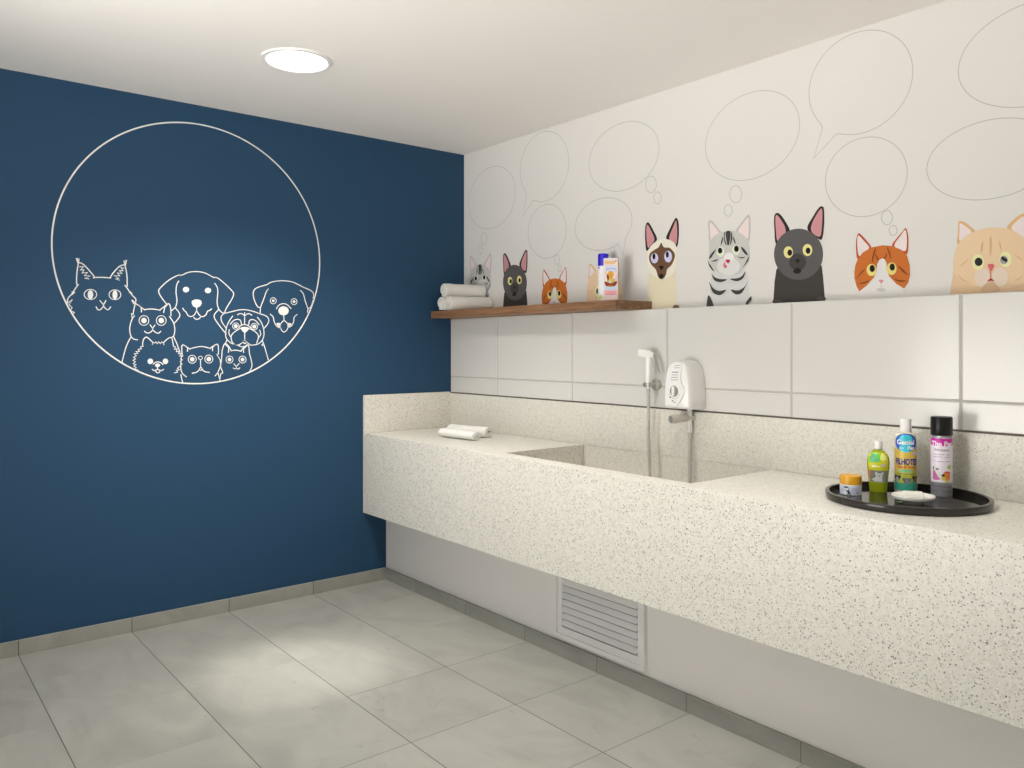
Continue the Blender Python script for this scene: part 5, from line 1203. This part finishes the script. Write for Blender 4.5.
# aerosol can
x, y = -0.208, -2.991
t = thing('spray_can', 'tall white and pink spray can with a black cap, rightmost on the tray', 'spray can', (x, y, ZI), face_cam(x, y))
R = 0.0318
bd = obj('can_body', lathe([(0, 0.002), (0.029, 0.001), (0.0305, 0), (R, 0.003), (R, 0.190), (0.0305, 0.196), (0.028, 0.199), (0, 0.199)], 56), mat('silver_can', lin((176, 176, 182)), 0.28, metallic=0.35), t, smooth=True)
cp = obj('cap', lathe([(0, 0.1992), (0.0320, 0.1992), (0.0328, 0.2005), (0.0328, 0.255), (0.0312, 0.2595), (0.020, 0.2605), (0, 0.2605)], 56), M_BLACKPL, t, smooth=True)
fr = cyl(R)
lb = printed('label', [rect(-0.052, 0.052, 0.046, 0.188)], (232, 222, 228), fr, 0.0002, bd)
printed('label_band', [[(-0.048, 0.1895), (0.048, 0.1895), (0.048, 0.170), (0.030, 0.166), (0.012, 0.1655), (-0.010, 0.1655), (-0.030, 0.166), (-0.048, 0.170)]], (198, 26, 152), fr, 0.0004, lb)
printed('lettering', [shift(text_tris('The Pet', 0.0165, 0.035, sx=0.92), 0.001, 0.1725)], (252, 226, 242), fr, 0.0006, lb, None, 'pale pink lettering on the magenta band')
printed('lettering', [shift(text_tris('Hidratante', 0.0085, 0.01, sx=0.95), 0.0, 0.153)], (120, 104, 112), fr, 0.0005, lb)
printed('lettering', [rect(-0.027, 0.008, 0.1365, 0.1385), rect(0.013, 0.027, 0.1365, 0.1385), rect(-0.027, 0.004, 0.1285, 0.1305), rect(0.009, 0.027, 0.1285, 0.1305), rect(-0.027, -0.018, 0.1140, 0.1160), rect(-0.013, 0.009, 0.1135, 0.1155), rect(0.013, 0.027, 0.1140, 0.1160)], (168, 154, 164), fr, 0.0005, lb)
printed('animal_picture', [catmull([(-0.026, 0.094), (-0.012, 0.096), (-0.006, 0.086), (-0.012, 0.080), (-0.024, 0.080)], 4, True), catmull([(-0.012, 0.080), (0.0, 0.074), (-0.004, 0.060), (-0.014, 0.066)], 3, True)], (222, 222, 216), fr, 0.0004, lb)
printed('animal_picture', [catmull([(-0.027, 0.086), (-0.020, 0.082), (-0.010, 0.064), (-0.004, 0.055), (-0.026, 0.054), (-0.029, 0.066)], 4, True)], (198, 110, 166), fr, 0.0006, lb)
printed('animal_picture', [catmull([(-0.018, 0.090), (-0.010, 0.0925), (-0.008, 0.088), (-0.016, 0.0865)], 3, True), circle2(-0.026, 0.092, 0.003, 0.005)], (104, 106, 84), fr, 0.0006, lb)
printed('animal_picture', [catmull([(0.002, 0.068), (0.008, 0.080), (0.022, 0.083), (0.028, 0.074), (0.026, 0.056), (0.016, 0.048), (0.008, 0.058)], 4, True)], (226, 150, 44), fr, 0.0004, lb)
printed('animal_picture', [catmull([(0.008, 0.080), (0.014, 0.0835), (0.026, 0.081), (0.026, 0.076), (0.012, 0.076)], 3, True), circle2(0.020, 0.066, 0.004)], (206, 92, 60), fr, 0.0006, lb)
printed('animal_picture', [catmull([(-0.001, 0.070), (0.006, 0.074), (0.010, 0.070), (0.004, 0.066)], 3, True)], (44, 30, 24), fr, 0.0008, lb)
printed('animal_picture', [catmull([(0.0, 0.064), (0.010, 0.062), (0.010, 0.054), (0.0, 0.056)], 3, True), circle2(0.016, 0.051, 0.007, 0.004)], (216, 206, 92), fr, 0.0008, lb)
printed('seal', [circle2(0.024, 0.0965, 0.0068, 0.0075)], (176, 200, 60), fr, 0.0006, lb)
printed('label_band', [[(-0.05, 0.044), (-0.02, 0.034), (0.01, 0.0325), (0.03, 0.035), (0.05, 0.042), (0.05, 0.0395), (0.03, 0.0325), (0.01, 0.0305), (-0.02, 0.032), (-0.05, 0.042)]], (108, 108, 114), fr, 0.0003, bd)
printed('lettering', [rect(-0.028, -0.012, 0.0165, 0.0185), rect(0.002, 0.028, 0.016, 0.018)], (112, 112, 118), fr, 0.0003, bd)

# soap dish and soap
x, y = -0.413, -2.991
t = thing('soap_dish', 'round white soap dish on a small foot at the front of the tray', 'soap dish', (x, y, ZI))
obj('dish_bowl', lathe([(0, 0.0145), (0.042, 0.0150), (0.054, 0.0190), (0.0590, 0.0235), (0.0620, 0.0245), (0.0630, 0.0225), (0.0610, 0.0150), (0.052, 0.0090), (0.034, 0.0070), (0, 0.0070)], 64), M_CERAMIC, t, smooth=True)
obj('foot', lathe([(0, 0.0), (0.032, 0.0), (0.034, 0.0075), (0, 0.0075)], 48), M_CERAMIC, t, smooth=True)
bm = bx(-0.029, 0.029, -0.019, 0.019, 0.0, 0.0190)
sp_ = obj('soap_bar', bm, M_SOAP, bevel=0.006, seg=4)
sp_.location = (x+0.004, y+0.002, ZI+0.0152); sp_.rotation_euler = (0, 0, face_cam(x, y)+0.12)
tag(sp_, 'pale bar of soap lying in the white soap dish', 'soap')

# ------------------------------------------------------------------ bottle and carton on the shelf
x, y = -0.088, -1.320
t = thing('white_spray_bottle', 'white bottle with a bright blue cap on the shelf, behind the printed carton', 'bottle', (x, y, ZSH+0.0004), face_cam(x, y))
R = 0.0265
bd = obj('bottle_body', lathe([(0, 0), (0.025, 0), (R, 0.002), (R, 0.180), (0.0255, 0.1845), (0, 0.1845)], 48), mat('white_bottle', (0.86, 0.85, 0.85), 0.3), t, smooth=True)
tag(obj('cap', lathe([(0, 0.185), (0.0262, 0.185), (0.0268, 0.187), (0.0268, 0.243), (0.024, 0.2465), (0, 0.2465)], 48), mat('ultramarine_cap', lin((44, 10, 205)), 0.35), t, smooth=True), 'bright blue cap')
fr = cyl(R)
lb = printed('label', [rect(-0.036, 0.036, 0.012, 0.178)], (244, 240, 242), fr, 0.0002, bd)
printed('label_spot', [rect(-0.030, -0.020, 0.170, 0.178)], (222, 60, 206), fr, 0.0004, lb)
printed('label_spot', [catmull([(-0.022, 0.034), (-0.012, 0.040), (-0.004, 0.026), (-0.014, 0.014), (-0.024, 0.022)], 4, True)], (206, 206, 88), fr, 0.0004, lb)
x, y = -0.138, -1.419
t = thing('printed_carton', 'upright white carton with a puppy in a tub picture on the shelf beside the bottle', 'carton', (x, y, ZSH+0.0004), face_cam(x, y))
bw_, bh_, bt = 0.0345, 0.2120, 0.016
bd = obj('carton_body', bx(-bw_, bw_, -bt, bt, 0.0, bh_), mat('white_card', (0.85, 0.82, 0.81), 0.45), t, bevel=0.003)
fr = lambda u, v, h: Vector((u, -bt-h, v))
lb = printed('label', [rect(-0.0315, 0.0315, 0.010, 0.205)], (242, 222, 220), fr, 0.0002, bd)
printed('label_band', [rect(-0.030, 0.022, 0.181, 0.199)], (232, 192, 140), fr, 0.0004, lb)
printed('label_band', [circle2(0.024, 0.196, 0.004)], (200, 110, 130), fr, 0.0005, lb)
printed('label_band', [rect(-0.028, 0.029, 0.144, 0.176)], (214, 218, 238), fr, 0.0004, lb)
printed('lettering', [rect(-0.022, -0.006, 0.156, 0.160), rect(-0.002, 0.012, 0.158, 0.162), rect(0.015, 0.026, 0.156, 0.160)], (150, 158, 206), fr, 0.0006, lb)
printed('label_band', [rect(-0.031, 0.031, 0.030, 0.056)], (244, 186, 186), fr, 0.0004, lb)
printed('lettering', [rect(-0.024, 0.020, 0.034, 0.038), rect(-0.018, 0.024, 0.044, 0.047)], (214, 120, 130), fr, 0.0006, lb)
printed('label_band', [rect(-0.028, 0.028, 0.056, 0.078)], (198, 220, 240), fr, 0.0004, lb)
printed('tub_picture', [catmull([(-0.029, 0.098), (-0.024, 0.078), (-0.010, 0.072), (0.012, 0.072), (0.025, 0.080), (0.029, 0.100), (0.0, 0.088)], 4, True)], (132, 46, 34), fr, 0.0008, lb)
printed('tub_picture', [rect(-0.016, 0.014, 0.073, 0.077)], (222, 150, 80), fr, 0.0010, lb)
printed('puppy_picture', [catmull([(-0.018, 0.092), (-0.016, 0.112), (-0.004, 0.118), (0.012, 0.114), (0.022, 0.100), (0.016, 0.086), (-0.006, 0.084)], 4, True)], (214, 178, 92), fr, 0.0006, lb)
printed('puppy_picture', [catmull([(-0.016, 0.128), (-0.010, 0.144), (0.004, 0.148), (0.014, 0.138), (0.012, 0.120), (0.002, 0.110), (-0.010, 0.114)], 4, True)], (226, 168, 62), fr, 0.0009, lb)
printed('puppy_picture', [catmull([(-0.019, 0.130), (-0.013, 0.132), (-0.008, 0.118), (-0.012, 0.104), (-0.018, 0.112)], 3, True), circle2(-0.003, 0.131, 0.0018), circle2(0.006, 0.130, 0.0018), circle2(0.001, 0.122, 0.003, 0.0024)], (128, 62, 28), fr, 0.0011, lb)
printed('puppy_picture', [catmull([(-0.008, 0.100), (0.000, 0.104), (0.002, 0.094), (-0.006, 0.088)], 3, True)], (206, 214, 200), fr, 0.0010, lb)
printed('label_spot', [catmull([(-0.027, 0.140), (-0.022, 0.142), (-0.021, 0.134), (-0.026, 0.133)], 3, True)], (226, 190, 90), fr, 0.0006, lb)
printed('label_spot', [catmull([(0.010, 0.100), (0.022, 0.112), (0.026, 0.124), (0.028, 0.112), (0.020, 0.100)], 3, True)], (190, 208, 220), fr, 0.0005, lb)
